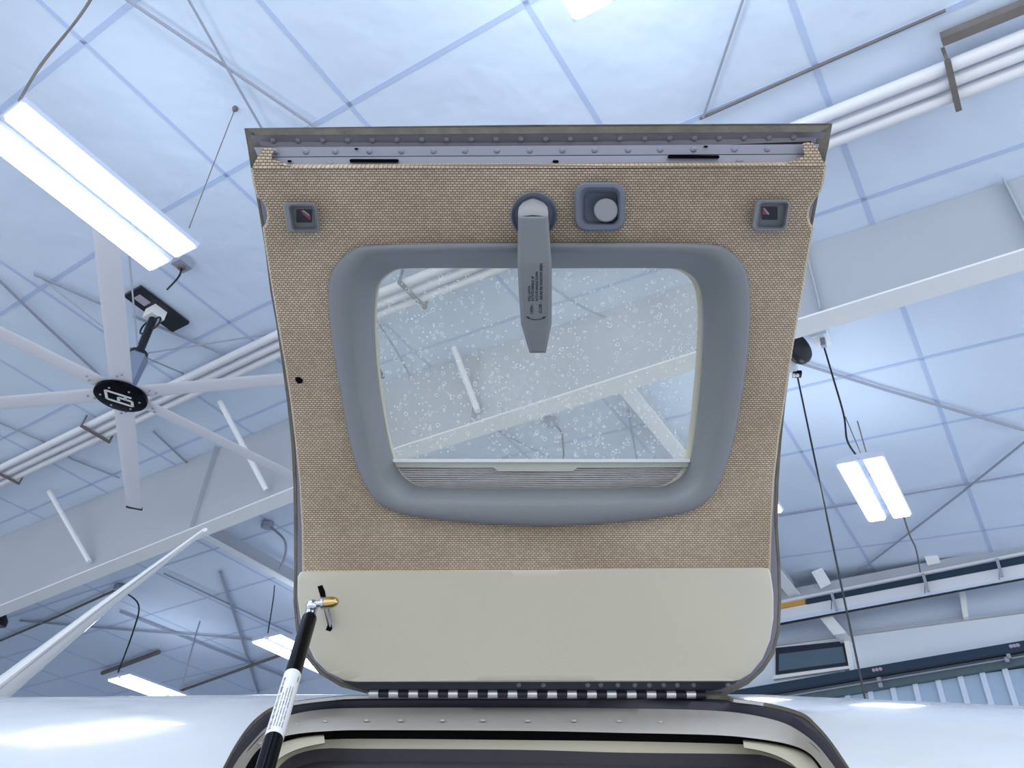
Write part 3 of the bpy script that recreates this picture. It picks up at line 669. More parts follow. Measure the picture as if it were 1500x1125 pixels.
# padded fold along the top edge and the two corner wraps
top_y = lambda x: 247-(x-369)*4/840
rows = []; 
for dy, of in ((1.2, .0106), (-1.5, .0100), (-4.2, .004), (-6.0, -.006)):
    rows.append([(x, top_y(x)+dy, of) for x in np.linspace(371, 1207, 60)])
v, f = grid([[D(*q) for q in r] for r in rows]); obj('fabric_fold', (v, f), 'fabric', door, uv=[Duv(*q) for r in rows for q in r], smooth=True)
def wrap(pts):
    n = len(pts); P = [(x, y, o) for x, y, o in pts]; c = np.mean([[x, y, o] for x, y, o in P], axis=0)
    v = [D(*q) for q in P]+[D(*c)]+[D(x, y, o-.004) for x, y, o in P]; uv = [Duv(*q) for q in P]+[Duv(*c)]+[Duv(*q) for q in P]
    f = [(k, (k+1) % n, n) for k in range(n)]+[(k, (k+1) % n, n+1+(k+1) % n, n+1+k) for k in range(n)]
    obj('fabric_corner_wrap', (v, f), 'fabric', door, uv=uv)
wrap([(369, 248, .009), (372, 240, .006), (378, 228, .0), (384, 218, -.004), (391, 216, -.004), (401, 218, -.003), (399, 226, .0), (397, 234, .004), (406, 240, .007), (420, 243, .009), (440, 247, .010)])
wrap([(1209, 244, .009), (1205, 234, .006), (1199, 220, .0), (1191, 210, -.004), (1182, 208, -.004), (1175, 211, -.003), (1178, 222, .0), (1179, 230, .004), (1168, 238, .007), (1150, 242, .009), (1140, 245, .010)])
# small dark tear and stains on the lining
obj('worn_hole', prism([D(x, y, .0105) for x, y in ((432, 553), (438, 552), (444, 556), (443, 561), (437, 562), (433, 558))], [D(x, y, .008) for x, y in ((432, 553), (438, 552), (444, 556), (443, 561), (437, 562), (433, 558))]), 'hole', door)

# outer skin
skin = [(358, 188), (785, 183), (1219, 181), (1213, 215), (1205, 250), (1196, 300), (1184, 360), (1174, 425), (1166, 475), (1158, 530), (1150, 590), (1144, 650), (1140, 710), (1139, 770), (1143, 830), (1144, 880), (1142, 925), (1134, 958), (1118, 982), (1096, 1002), (1062, 1019), (785, 1017), (540, 1016), (500, 1006), (468, 987), (447, 961), (434, 925), (430, 880), (431, 840), (431, 770), (430, 710), (427, 650), (421, 590), (413, 530), (405, 475), (396, 425), (388, 360), (378, 300), (368, 250), (363, 215)]
A2 = angs(CEN, [skin])
rs = rad_pts(skin, CEN, A2); rh = rad_pts(bez_in, CEN, A2); rh2 = rh+(rh-CEN)*.06
vf, _ = loft([(rh2, -.048), (rs+(rh2-rs)*.5, -.045), (rs+(rh2-rs)*.06, -.040), (rs, -.034), (rs, -.042), (rs+(rh2-rs)*.5, -.055), (rh2, -.056)])
obj('outer_skin', vf, 'paint', door, smooth=True)
# worn return lip round the skin edge
ri = rs+(CEN-rs)/np.linalg.norm(CEN-rs, axis=1)[:, None]*4.5
vf, _ = loft([(rs+(rs-ri)*.12, -.036), (rs+(rs-ri)*.05, -.030), (ri, -.030), (ri, -.040)]); obj('skin_edge', vf, 'olive', door)
# inner frame (grey metal) all round, visible at right side and bottom
fr2 = rs+(CEN-rs)/np.linalg.norm(CEN-rs, axis=1)[:, None]*5.5
fi = rs+(CEN-rs)/np.linalg.norm(CEN-rs, axis=1)[:, None]*40
vf, _ = loft([(fr2, -.034), (fr2, -.027), (fi, -.020)]); fr_o = obj('inner_frame', vf, 'metal', door, smooth=True)
# top channel: three stepped strips
def strip(name, x0a, x1a, ya, x0b, x1b, yb, oa, ob, m, sag=0, lab=None):
    rows = []
    for k in range(5):
        t_ = k/4; y = ya+(yb-ya)*t_; rows.append([D(x, y-(x-785)*.0055, oa+(ob-oa)*t_) for x in np.linspace(x0a+(x0b-x0a)*t_, x1a+(x1b-x1a)*t_, 24)])
    v, f = grid(rows); n = len(v); back = [D(x, y-(x-785)*.0055, o-.003) for x, y, o in ((x0a, ya, oa), (x1a, ya, oa), (x1b, yb, ob), (x0b, yb, ob))]
    v += back; f.append((n, n+1, n+2, n+3))
    return obj(name, (v, f), m, door)
strip('top_lip', 362, 1216, 186, 375, 1203, 195.5, -.020, -.018, 'olive')
s1 = strip('rivet_channel', 366, 1211, 195.5, 375, 1203, 213, -.020, -.024, 'metal')
s2 = strip('middle_strip', 372, 1200, 213.5, 378, 1196, 227.5, -.016, -.012, 'metal_l')
s3 = strip('slotted_strip', 380, 1194, 228.5, 390, 1188, 245, -.010, -.004, 'metal_l')
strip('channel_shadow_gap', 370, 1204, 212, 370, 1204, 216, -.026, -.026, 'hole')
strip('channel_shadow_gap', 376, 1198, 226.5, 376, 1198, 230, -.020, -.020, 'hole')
# side returns of the channel
for (pts_) in ([(360, 190), (366, 190), (383, 214), (375, 240), (369, 240)], [(1217, 183), (1210, 185), (1196, 208), (1203, 236), (1209, 236)]):
    obj('channel_end', prism([D(x, y, -.022) for x, y in pts_], [D(x, y, -.030) for x, y in pts_]), 'olive', door)
rm = bpy.data.meshes.new('rivet'); v, f = lathe((0, 0, 0), (0, 0, 1), [(-.001, .0036), (.0005, .0036), (.0014, .0028), (.0017, .0010)], 12)
rm.from_pydata([tuple(p) for p in v], [], f); rm.materials.append(MT['metal']); [setattr(p, 'use_smooth', True) for p in rm.polygons]
rm2 = rm.copy(); rm2.materials.clear(); rm2.materials.append(MT['metal_l'])
rm3 = rm.copy(); rm3.materials.clear(); rm3.materials.append(MT['metal_w'])
def rivet(me, p, nrm, par): inst('rivet', me, p, Vector(nrm).to_track_quat('Z', 'Y'), par)
x = 400.0
while x < 1190: y = 203.5-(x-785)*.0055; rivet(rm, D(x, y, -.0215), Dn(y), s1); x += 36.3
x = 447.0
for x in (404, 448, 491, 541, 588, 635, 681, 728, 776, 824, 871, 920, 967, 1016, 1076, 1124): y = 220.5-(x-785)*.0055; rivet(rm2, D(x, y, -.0137), Dn(y), s2)
for x, y in ((484, 240.5), (1084, 236)): rivet(rm2, D(x, y, -.0055), Dn(y), s3)
def oval(cx, cy, w, h, n=20): return [(cx+math.copysign(max(w/2-h/2, 0), math.cos(a))+h/2*math.cos(a), cy+h/2*math.sin(a)-0.0055*0) for a in np.linspace(0, 2*math.pi, n, endpoint=False)]
for cx, cy, w, h in ((548, 235.5, 72, 5.2), (1016, 229.8, 76, 5.2), (424, 236, 6, 3), (814, 236.5, 9, 4), (1034, 214.5, 6, 2.5), (522, 218, 5, 2.5)):
    of = -.0055 if cy > 228 else -.0138
    P = oval(cx, cy, w, h); obj('slot', prism([D(x, y, of+.0014) for x, y in P], [D(x, y, of-.002) for x, y in P]), 'hole', s3)

# lower cream panel
low_o = [(436, 845), (440, 838), (450, 836.5), (785, 834), (1116, 831), (1126, 833), (1129, 840), (1133, 870), (1133, 905), (1128, 938), (1117, 965), (1100, 986), (1084, 996), (1074, 998), (785, 999), (520, 999), (505, 997), (480, 985), (461, 966), (449, 940), (440, 905), (436, 875)]
CL = np.array([785.0, 915.0]); A3 = angs(CL, [low_o]); rl = rad_pts(low_o, CL, A3)
ins = lambda P, c, d: P+(c-P)/np.linalg.norm(c-P, axis=1)[:, None]*d
rings = [(rl, -.010), (rl, .010), (ins(rl, CL, 1.2), .0135), (ins(rl, CL, 3), .0145)]+[(ins(rl, CL, 3)+(CL-ins(rl, CL, 3))*k/10, .0145) for k in range(1, 10)]
vf, uv = loft(rings, True, cap=True); lowp = obj('lower_panel', vf, 'cream', door, uv=uv, smooth=True)
P = [(465, 859), (472, 857), (476, 866), (478, 878), (482, 895), (487, 921), (484, 925), (477, 923), (480, 915), (475, 895), (470, 876)]
obj('strut_slot', prism([D(x, y, .0150) for x, y in P], [D(x, y, .008) for x, y in P]), 'hole', lowp)
obj('strut_bracket', prism([D(x, y, .022) for x, y in ((472, 878), (477, 879), (486, 913), (484, 919))], [D(x, y, .010) for x, y in ((470, 878), (476, 879), (484, 917), (481, 917))]), 'metal_l', lowp)
# bottom flange strip with hinge leaf
rows = [[D(x, y, o) for x in np.linspace(500+dx, 1082-dx, 30)] for y, o, dx in ((994, -.006, 0), (1000, -.006, 4), (1009, -.010, 25), (1012, -.014, 40))]
hl = obj('bottom_flange', grid(rows), 'rubber', door)
for x in (760, 796, 861, 880, 905, 930, 951, 972, 992, 1016, 1066): rivet(rm, D(x, 1003, -.0075), Dn(1003), hl)

# window surround
bez, bez_mid, bez_in = fair(bez, 9), fair(bez_mid, 8), fair(bez_in, 6)
A4 = angs(CEN, [], 420); r0, r1, r2 = (rad_pts(P, CEN, A4) for P in (bez, bez_mid, bez_in))
lerp = lambda a, b, t_: a+(b-a)*t_
rings = [(r0, .006), (r0, .016), (lerp(r0, r1, .06), .021), (lerp(r0, r1, .16), .0235), (lerp(r0, r1, .5), .0240), (lerp(r0, r1, .88), .0225), (r1, .020), (lerp(r1, r2, .3), .010), (lerp(r1, r2, .7), -.008), (lerp(r1, r2, .95), -.020), (r2, -.024), (r2, -.030)]
vf, _ = loft(rings); bz = obj('window_surround', vf, 'bezel', door, smooth='all')
nn = (r2-CEN)/np.linalg.norm(r2-CEN, axis=1)[:, None]; r3 = r2-np.stack([np.where(nn[:, 0] > 0, 9.5, 5.0)*nn[:, 0]*np.abs(nn[:, 0])**.3, .4*nn[:, 1]], 1)
r2o = r2+(r2-CEN)*.03
vf, _ = loft([(r2o, -.030), (r2*.7+r3*.3, -.030), (r3, -.033), (r3, -.043)]); obj('window_track', vf, 'track', bz, smooth=True)
r4 = r2+(r2-CEN)*.02
rings = [(r4, -.043)]+[(r4+(CEN-r4)*k/10, -.043) for k in range(1, 10)]
vf, uv = loft(rings, True, cap=True); obj('window_pane', vf, 'acrylic', bz, uv=uv, smooth='all')
# roller-shade bar with pull tab, pleats below
yb = lambda x: 0
prof = [(574, 673.5), (1011, 673.5), (1008, 684), (846, 685), (839, 690.5), (730, 690.5), (723, 685), (578, 684)]
sb = obj('shade_bar', prism([D(x, y, -.024) for x, y in prof], [D(x, y+.5, -.034) for x, y in prof]), 'shade_body', bz)
obj('bar_top_lip', prism([D(x, y, -.020) for x, y in ((574, 673), (1011, 673), (1011, 677), (574, 677))], [D(x, y, -.034) for x, y in ((574, 672.6), (1011, 672.6), (1011, 677), (574, 677))]), 'white', sb)
rows = []; y = 684.0; k = 0
while y < 724:
    for dy, of in ((0, -.0300), (1.5, -.0312), (1.7, -.0400), (2.5, -.0400)): rows.append([D(x, y+dy+.3*math.sin(x*.03+k), of) for x in np.linspace(572, 1013, 40)])
    y += 2.7; k += 1
pl_o = obj('pleated_shade', grid(rows), 'pleat', bz); pl_o['kind'] = 'stuff'

# rounded-square fittings
def rsq(x0, y0, x1, y1, r, skew=0, n=5):
    P = []
    for cx, cy, a0 in ((x1-r, y0+r, -90), (x1-r, y1-r, 0), (x0+r, y1-r, 90), (x0+r, y0+r, 180)):
        for k in range(n+1):
            a = math.radians(a0+90*k/n); xx, yy = cx+r*math.cos(a), cy+r*math.sin(a); P.append((xx+skew*((yy-y0)/(y1-y0)-.5), yy))
    return np.array(P)
def fitting(name, rings, m, cap=False, par=door):
    rows = [[D(x, y, o) for x, y in P] for P, o in rings]; v, f = grid(rows, True)
    if cap: f.append(tuple(range(len(v)-len(rows[0]), len(v))))
    return obj(name, (v, f), m, par, smooth=True)
# pin indicator windows
for sx, box_, inn, pane in ((1, (417, 296, 467, 341), (427, 302, 463, 337), (434, 307, 457, 326)), (-1, (1103, 292, 1155, 339), (1111, 298, 1151, 334), (1116, 303, 1139, 322))):
    k = 6*sx
    R = [(rsq(*box_, 9, k), .008), (rsq(*box_, 9, k), .020), (rsq(box_[0]+2, box_[1]+2, box_[2]-2, box_[3]-2, 8, k), .024), (rsq(inn[0]-2, inn[1]-2, inn[2]+2, inn[3]+2, 5, k), .0238), (rsq(*inn, 4, k), .021), (rsq(inn[0]+3, inn[1]+2, inn[2]-3, inn[3]-3, 3, k*.6), .0115)]
    pw = fitting('pin_window', R, 'bezel', cap=True)
    q = rsq(*pane, 1.5)
    obj('pin_recess', prism([D(x, y, .0128) for x, y in q], [D(x, y, .0108) for x, y in q]), 'navy', pw)
    x0 = q[:, 0].min(); y0 = q[:, 1].min()
    if sx < 0: S = [([(1, 1), (4, 1), (10, 8), (10, 11), (1, 11)], 'red'), ([(2, 2), (4, 2), (11, 10), (9, 12)], 'pale')]
    else: S = [([(6, 1), (12, 3), (21, 10), (21, 16), (9, 6)], 'red'), ([(8, 1), (11, 1), (20, 8), (18, 9)], 'pale')]
    for j, (s_, m_) in enumerate(S): obj('indicator_stripe', prism([D(x0+a, y0+b, .0132+j*.0004) for a, b in s_], [D(x0+a, y0+b, .012) for a, b in s_]), m_, pw)
# knob housing
R = [(rsq(841, 267, 916, 339, 18), .006), (rsq(841, 267, 916, 339, 18), .022), (rsq(843.5, 269.5, 913.5, 336.5, 17), .028), (rsq(849, 274, 909, 332, 13), .0285), (rsq(852, 277, 906, 329, 11), .025), (rsq(857, 282, 903, 325, 9), .0125), (rsq(860, 284, 900, 323, 7), .0115)]
kh = fitting('knob_housing', R, 'bezel_d', cap=True)
R = []
def circ(cx, cy, r, n=36, ry=None): return np.array([(cx+r*math.cos(a), cy+(ry or r)*math.sin(a)) for a in np.linspace(0, 2*math.pi, n, endpoint=False)])
fitting('knob', [(circ(884, 306, 12), .0112), (circ(885, 307, 13), .018), (circ(887.5, 308, 17.8, ry=17.3), .020), (circ(887.5, 308, 17.8, ry=17.3), .025), (circ(887.5, 308, 16.3, ry=15.8), .0265)], 'bezel_l', cap=True, par=kh)
# handle escutcheon: round dished ring
R = [(circ(782, 315, 34.5), .008), (circ(782, 315, 34.5), .016), (circ(782, 315, 33, ry=33), .0175), (circ(782, 315.5, 31.5), .0165), (circ(782, 317, 28), .0120), (circ(782, 319, 22), .0112)]
es = fitting('handle_dish', R, 'bezel_d', cap=True)
# lever: neck + faceted blade
hd_rows = []
def hrow(y, xl, xr, of, th, bev): return [(xl, y, of-th), (xl, y, of-bev*.0006), (xl+bev, y, of), (xr-bev, y, of), (xr, y, of-bev*.0006), (xr, y, of-th)]
HR = [hrow(317, 759, 803, .040, .020, 4), hrow(320, 759, 803.5, .0425, .020, 4.5), hrow(385, 758, 808, .050, .018, 4.5), hrow(420, 759.5, 808.5, .0500, .016, 4.5), hrow(474, 763, 808, .0460, .014, 5), hrow(514, 775, 800, .0420, .012, 4), hrow(517, 776, 799.5, .0395, .010, 3.5)]
v, f = grid([[D(*q) for q in r] for r in HR], True); f += [tuple(range(6)), tuple(range(36, 42))]
lev = obj('door_handle', (v, f), 'bezel', door)
rows = []
for y, r_, of in ((318, 22, .039), (310, 22, .036), (303, 20.5, .030), (297, 16, .022), (293, 9, .014)):
    rows.append([(781-r_, y+1, of-.02), (781-r_, y, of-.002), (781-r_*.5, y-2, of), (781, y-3, of), (781+r_*.5, y-2, of), (781+r_, y, of-.002), (781+r_, y+1, of-.02)])
obj('handle_neck', grid([[D(*q) for q in r] for r in rows]), 'bezel_l', lev, smooth=True)
obj('lever_core', prism([D(x, y, .034) for x, y in ((766, 308), (797, 308), (797, 340), (766, 340))], [D(x, y, -.006) for x, y in ((770, 308), (793, 308), (793, 330), (770, 330))]), 'bezel_d', lev)
def lev_off(y): return float(np.interp(y, [320, 385, 420, 474, 514], [.0425, .050, .050, .046, .042]))+.0005
def px_text(body, x0, x1, y0, y1):           # reads upwards: from y0 (bottom) to y1 (top), letters' tops to the left
    v2, f = text_vf(body); return [D(x1-(x1-x0)*b, y0+(y1-y0)*a, lev_off(y0+(y1-y0)*a)) for a, b in v2], f
mb = MB()
for body, x0, x1, y0, y1 in (('OPEN -', 776.6, 781.2, 460, 444.5), ('PULL LATCH', 773.4, 777.4, 441, 419), ('ROTATE HANDLE UP', 778.4, 782.4, 441, 404.5), ('CLOSE -', 789.2, 793.8, 459, 443), ('ROTATE HANDLE DOWN', 784.4, 788.4, 440.5, 398), ('ASSURE PIN WINDOWS GREEN', 790.6, 794.8, 439.5, 386)):
    mb.add(px_text(body, x0, x1, y0, y1))
obj('handle_lettering', mb.vf, 'ink', lev)
mb = MB()
arc = [(771, 464.2), (775, 466.4), (780, 467.8), (785, 468.4), (790, 467.8), (795, 466.4), (799.5, 464.2)]
mb.add(grid([[D(x, y-.5, lev_off(y)) for x, y in arc], [D(x, y+.6, lev_off(y)) for x, y in arc]]))
for s, (x, y) in ((-1, (771, 464)), (1, (799.5, 464))): mb.add(([D(x+s*.8, y-.8, lev_off(y)), D(x-s*5, y+.6, lev_off(y)), D(x-s*3.5, y+3.6, lev_off(y))], [(0, 1, 2)]))
obj('arrow_print', mb.vf, 'ink', lev)

# piano hinge
HY, HD = 1016.0, 1.066
k = 0; x = 541.0
hg = obj('hinge_pin', tube([at(538, HY, HD), at(1034, HY+1.5, HD)], .0022, 8), 'metal_l', door)
while x < 1028:
    y = HY+(x-540)*.003
    obj('hinge_knuckle', tube([at(x, y, HD), at(x+13.5, y, HD)], .0052, 12), 'hinge', door, smooth=True)
    if x+28 < 1034: obj('hinge_knuckle', tube([at(x+14.2, y+.5, HD+.001), at(x+28.3, y+.5, HD+.001)], .0050, 12), 'hinge_d', door, smooth=True, label='dark hinge knuckle')
    x += 29.0
hinge_leaf = obj('hinge_leaf', prism([at(540, 1011, HD+.004), at(1032, 1012.5, HD+.004), at(1032, 1018, HD+.004), at(540, 1016.5, HD+.004)], [at(540, 1010, HD+.008), at(1032, 1011.5, HD+.008), at(1032, 1020, HD+.008), at(540, 1018, HD+.008)]), 'hinge_d', door)

# ------------------------------------------------------------ fuselage
YCc, DCc, RR = -1.091, .860, .70
def taper(x): return RR-.040*np.maximum(0, x-.35)-.010*np.maximum(0, -x-.35)
def Fxp(px, py, off=0.0):
    s = (562.5-py)/FPX; R_ = RR+off; a = s*s+1; b = -2*(s*YCc+DCc); c = YCc**2+DCc**2-R_*R_
    dd = b*b-4*a*c; d = (-b-math.sqrt(max(dd, 0)))/(2*a); y = s*d
    return (px-750)/FPX*d, math.atan2(-(d-DCc), y-YCc)
def S(x, ph, off=0.0, tp=True):
    R_ = (taper(x) if tp else RR)+off; return WP([x, YCc+R_*math.cos(ph), -(DCc-R_*math.sin(ph))])
fus = thing('aircraft_fuselage', WP([0, YCc-.7, -DCc]), 'glossy white aircraft fuselage with rounded dark door opening below the raised door', 'aircraft')
def loopE(vis, off, xm, pb, M_=150, K_=90):
    P = [Fxp(x, y, off) for x, y in smooth_line(vis, 6)]
    xl, pl0 = P[0]; xr, pr0 = P[-1]
    bot = [P[-1], (xr+(xm-xr)*.7, pr0+.10), (xm, pr0+.25), (xm, pb-.15), (xm-.04, pb-.04), (xm-.13, pb), (-xm+.13, pb), (-xm+.04, pb-.04), (-xm, pb-.15), (-xm, pl0+.25), (xl+(-xm-xl)*.7, pl0+.10), P[0]]
    return np.vstack([resample(P, M_), resample(bot, K_+2)[1:-1]])
E0 = loopE([(322, 1135), (340, 1100), (358, 1072), (376, 1052), (400, 1036), (432, 1028), (480, 1022), (541, 1018.6), (760, 1018.6), (1033, 1019.2), (1075, 1024), (1121, 1030), (1173, 1044), (1196, 1062), (1220, 1090), (1250, 1135)], 0, .375, 1.45)
E1 = loopE([(336, 1138), (350, 1115), (367, 1095), (394, 1067), (424, 1052), (466, 1043.5), (536, 1041), (760, 1040.5), (948, 1042), (1052, 1045), (1104, 1051), (1149, 1063), (1177, 1080), (1201, 1101), (1228, 1136)], -.020, .345, 1.40)
E2 = loopE([(350, 1140), (368, 1108), (386, 1089), (410, 1078), (438, 1072), (480, 1068.5), (536, 1067), (760, 1068), (913, 1071), (1041, 1074), (1104, 1079), (1156, 1088), (1187, 1102), (1210, 1130)], -.032, .325, 1.36)
E3 = loopE([(372, 1138), (384, 1112), (404, 1092), (440, 1080), (474, 1076), (536, 1076), (760, 1078), (913, 1081), (1087, 1083), (1121, 1084), (1156, 1091), (1187, 1105), (1205, 1132)], -.046, .31, 1.32)
E4 = loopE([(392, 1140), (404, 1117), (424, 1098), (450, 1088), (480, 1084), (536, 1084.5), (760, 1086), (913, 1090), (1087, 1092), (1121, 1095), (1150, 1105), (1172, 1118), (1186, 1136)], -.050, .295, 1.28)
def ringS(E, off, tp=False): return [S(x, p, off, tp) for x, p in E]
NP_ = len(E0)
# skin patch from opening out to a rectangle in (x, phi)
X0, X1, P0, P1 = -.62, .62, math.radians(-44), math.radians(112)
ce = np.array([0.0, E0[:, 1].mean()])
def rect_pt(p):
    d = p-ce; t_ = min((X1-ce[0])/abs(d[0]) if abs(d[0]) > 1e-9 else 1e9, ((P1 if d[1] > 0 else P0)-ce[1])/d[1] if abs(d[1]) > 1e-9 else 1e9); return ce+d*t_
RO = np.array([rect_pt(p) for p in E0]); rows = [ringS(E0, -.004, True)]
for k in range(0, 25):
    t_ = (k/24)**1.3; Q = E0+(RO-E0)*t_; rows.append([S(x, p) for x, p in Q])
mb = MB().add(grid(rows, True))
def sheet(xs_, ps_): mb.add(grid([[S(x, p) for x in xs_] for p in ps_]))
xl_ = np.linspace(-2.4, X0, 24); xr_ = np.linspace(X1, 2.4, 24); pa = np.linspace(P0, P0+2*math.pi, 129)
sheet(xl_, pa); sheet(xr_, pa); sheet(np.linspace(X0, X1, 40), np.linspace(P1, P0+2*math.pi, 80))
# corners of the patch rectangle that radial rings cut off are filled by a slightly sunk sheet strip
for sx, rng in ((1, (.5, X1)), (-1, (X0, -.5))): 
    mb.add(grid([[S(x, p, -.0012) for x in np.linspace(rng[0], rng[1], 6)] for p in np.linspace(P0, P1, 60)]))
mb.add(grid([[S(x, p, -.0012) for x in np.linspace(X0, X1, 40)] for p in np.linspace(P0, -.40, 10)]))
for sgn in (-1, 1):
    rows = []
    for k in range(0, 9):
        t_ = k/8; x = sgn*(2.4+1.1*math.sin(t_*math.pi/2)); R_ = max(taper(sgn*2.4)*math.cos(t_*math.pi/2*.98), .01)
        rows.append([WP([x, YCc+R_*math.cos(p), -(DCc-R_*math.sin(p))]) for p in pa[:-1]])
    mb.add(grid(rows, True))
obj('fuselage_skin', mb.vf, 'paint', fus, smooth=True)
def band2(name, Ea, oa, Eb, ob, m, mids=(), par=fus, smooth=True):
    rows = [ringS(Ea, oa)]+[ringS(Ea+(Eb-Ea)*t_, o) for t_, o in mids]+[ringS(Eb, ob)]
    return obj(name, grid(rows, True), m, par, smooth=smooth)
band2('opening_edge', E0, .0008, E0+(E1-E0)*.07, -.004, 'olive')
band2('door_gasket', E0+(E1-E0)*.06, -.0045, E1, -.021, 'rubber', mids=((.2, -.005), (.5, -.007), (.8, -.017)))
fl = band2('rivet_flange', E0+(E1-E0)*.97, -.018, E2, -.034, 'metal_w', mids=((.10, -.016), (.25, -.022), (.92, -.031)))
band2('dark_gap', E2, -.034, E3+(E3-E2)*.2, -.060, 'hole')
tr_ = band2('opening_trim', E3, -.056, E4, -.062, 'cream_trim', mids=((.12, -.048), (.6, -.045)))
# thicker corner trim pieces
def corner_trim(px_out, px_in, of):
    n = 14; Po = resample(smooth_line(px_out, 5), n); Pi = resample(smooth_line(px_in, 5), n); rows = []
    for o_, t_ in ((-.050, 0), (of, .06), (of+.001, .5), (of-.002, .95), (-.056, 1)):
        r = []
        for a_, b_ in zip(Po, Pi):
            q = a_+(b_-a_)*t_; x, p = Fxp(q[0], q[1], o_); r.append(S(x, p, o_, False))
        rows.append(r)
    v, f = grid(rows); f += [(0, n, 2*n, 3*n, 4*n), (n-1, 2*n-1, 3*n-1, 4*n-1, 5*n-1)]
    obj('corner_trim', (v, f), 'cream_trim', tr_, smooth=True)
corner_trim([(474, 1074), (440, 1079), (408, 1090), (386, 1112), (374, 1135)], [(476, 1089), (440, 1097), (412, 1110), (396, 1126), (388, 1145)], -.040)
corner_trim([(1088, 1081), (1121, 1083), (1156, 1091), (1186, 1105), (1206, 1132)], [(1090, 1096), (1116, 1101), (1142, 1110), (1164, 1124), (1180, 1145)], -.040)
rivet_px = [(380, 1089), (437, 1061), (476, 1057), (537, 1055.5), (587, 1055.5), (648, 1055.5), (707, 1055.5), (773, 1056), (841, 1056), (907, 1056.5), (967, 1057.5), (1029, 1057.5), (1093, 1058.5), (1134, 1066), (1167, 1077)]
rm4 = rm.copy(); rm4.materials.clear(); rm4.materials.append(MT['metal_w'])
for x, y in rivet_px:
    xx, p = Fxp(x, y, -.0265); nr = W([0, math.cos(p), math.sin(p)]); rivet(rm4, S(xx, p, -.0262, False), nr, fl)
# cabin lining: dark headliner inside
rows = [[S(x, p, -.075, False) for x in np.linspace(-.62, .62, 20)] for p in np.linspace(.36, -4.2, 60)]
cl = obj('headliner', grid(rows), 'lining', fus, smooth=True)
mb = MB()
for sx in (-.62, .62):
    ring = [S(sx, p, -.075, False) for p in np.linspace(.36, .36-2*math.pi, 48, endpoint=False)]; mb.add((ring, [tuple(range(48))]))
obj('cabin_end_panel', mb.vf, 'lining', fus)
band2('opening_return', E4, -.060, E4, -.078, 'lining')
# landing gear (below the frame) carries the fuselage
for sx, sd in ((-1.7, 0), (.9, -.55), (.9, .55)):
    p = WP([sx, YCc-.45, -(DCc+sd*.7)]); q = np.array([p[0], p[1], .22])
    gr = obj('gear_leg', tube([p, q], .035, 12), 'metal_l', fus, smooth=True)
    ax = W([0, 0, 1.0]); ax = n_(ax*[1, 1, 0])
    obj('wheel', lathe(q-ax*.07, ax, [(0, .12), (.01, .19), (.04, .22), (.10, .22), (.13, .19), (.14, .12)], 28), 'tyre', gr, smooth=True)

# ------------------------------------------------------------ gas strut

s0 = at(454, 903, 1.000); s1 = at(357, 1232, .665)
tp = at(457, 889, 1.012)
gs = thing('gas_strut', s0, 'black gas strut with white printed sticker, running from the door panel down to the opening', 'strut')
ax = s1-s0; Ls = np.linalg.norm(ax); ax = n_(ax)
r_s = .0093
obj('strut_tube', lathe(s0, ax, [(0, r_s*.78), (.004, r_s*.98), (.007, r_s), (Ls, r_s)], 32), 'black_gloss', gs, smooth=True)
obj('rod_end', lathe(tp-(tp-s0)*0, s0-tp, [(0, .0058), (.006, .0060), (.0065, .0070), (np.linalg.norm(s0-tp)+.003, .0072)], 20), 'chrome', gs, smooth=True)
def sphere(c, r, n=12, m_=20): return lathe(c, (0, 0, 1), [(-r*math.cos(math.pi*k/n), max(r*math.sin(math.pi*k/n), 1e-5)) for k in range(n+1)], m_)
obj('ball_socket', sphere(at(457.5, 887.5, 1.008), .0082), 'chrome', gs, smooth='all')
b0 = at(463, 885, 1.008); b1 = at(496, 881, 1.012); bx = n_(b1-b0)
obj('ball_stud', lathe(b0, bx, [(0, .0050), (.006, .0050), (.0061, .0078), (.0090, .0078), (.0091, .0052), (.012, .0052)], 20), 'chrome', gs, smooth=True)
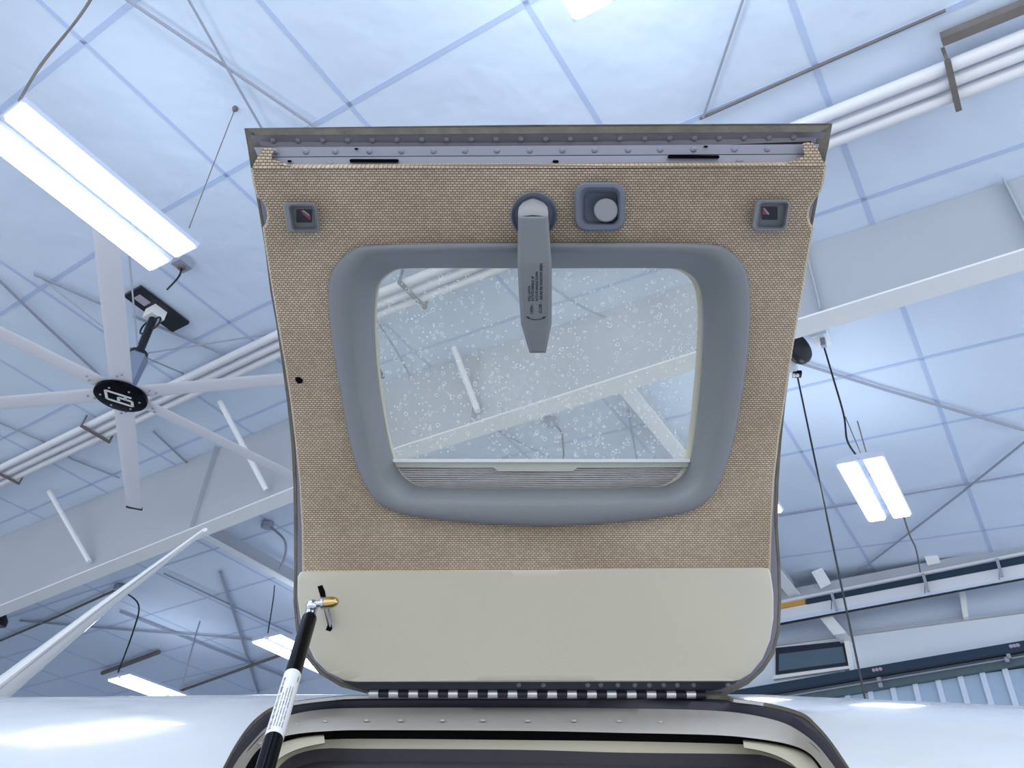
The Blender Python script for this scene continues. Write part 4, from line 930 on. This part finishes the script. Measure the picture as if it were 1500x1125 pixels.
obj('acorn_nut', lathe(b0+bx*.0095, bx, [(0, .0062), (.0004, .0074), (.008, .0074), (.012, .0070), (.016, .0055), (.0185, .0032), (.0193, .0008)], 18), 'brass', gs, smooth=True)
mt = S(-.305, math.asin((DCc-.66)/RR), -.020, False); me_ = s1+ax*.022
obj('lower_rod_end', lathe(s1-ax*.002, ax, [(0, .0065), (.016, .0065), (.020, .0080), (.030, .0080), (.033, .004)], 18), 'chrome', gs, smooth=True)
obj('mount_bracket', bar(me_, mt, .018, .006, ax), 'metal_l', gs)
def strut_t(py):      # axis parameter whose projection has this row
    lo, hi = 0, Ls
    for _ in range(40):
        mid = (lo+hi)/2; q = s0+ax*mid-CAM; c_ = M3.T @ q; yy = 562.5+c_[1]/c_[2]*FPX
        if yy < py: lo = mid
        else: hi = mid
    return lo
ta, tb = strut_t(990), strut_t(1083)
st = obj('sticker', lathe(s0+ax*ta, ax, [(0, r_s+.00005), (0, r_s+.0003), (tb-ta, r_s+.0003), (tb-ta, r_s+.00005)], 40), 'label', gs, smooth=True)
vw = n_(CAM-(s0+ax*(ta+tb)/2)); sd_ = n_(np.cross(ax, vw)); nr = np.cross(sd_, ax)   # nr faces the viewer
if np.dot(nr, vw) < 0: nr = -nr
right = n_(np.cross(nr, ax)); right = right*np.sign(np.dot(right, W([1, 0, 0])))
def cyl_text(body, a0, a1, g0, g1):   # along: a0..a1 fraction from lower end upward; around angle g0(left, tops)..g1
    v2, f = text_vf(body); out = []
    for a, b in v2:
        t_ = tb-(tb-ta)*(a0+(a1-a0)*a); g = g1+(g0-g1)*b; out.append(s0+ax*t_+(r_s+.00045)*(nr*math.cos(g)+right*math.sin(g)))
    return out, f
mb = MB()
mb.add(cyl_text('51051-60-190-470-170  2008 WOB', .04, .86, -.98, -.66))
for i, (tx, e_) in enumerate((('Nicht öffnen, hoher Druck', .60), ('Do not open, high pressure', .66), ('Ne pas ouvrir, haute pression', .70), ('No abrir, alta presion', .70))):
    g = -.50+i*.29; mb.add(cyl_text(tx, .08, e_, g, g+.17))
mb.add(cyl_text('350N', .82, .92, .72, .88))
obj('sticker_print', mb.vf, 'ink', st)
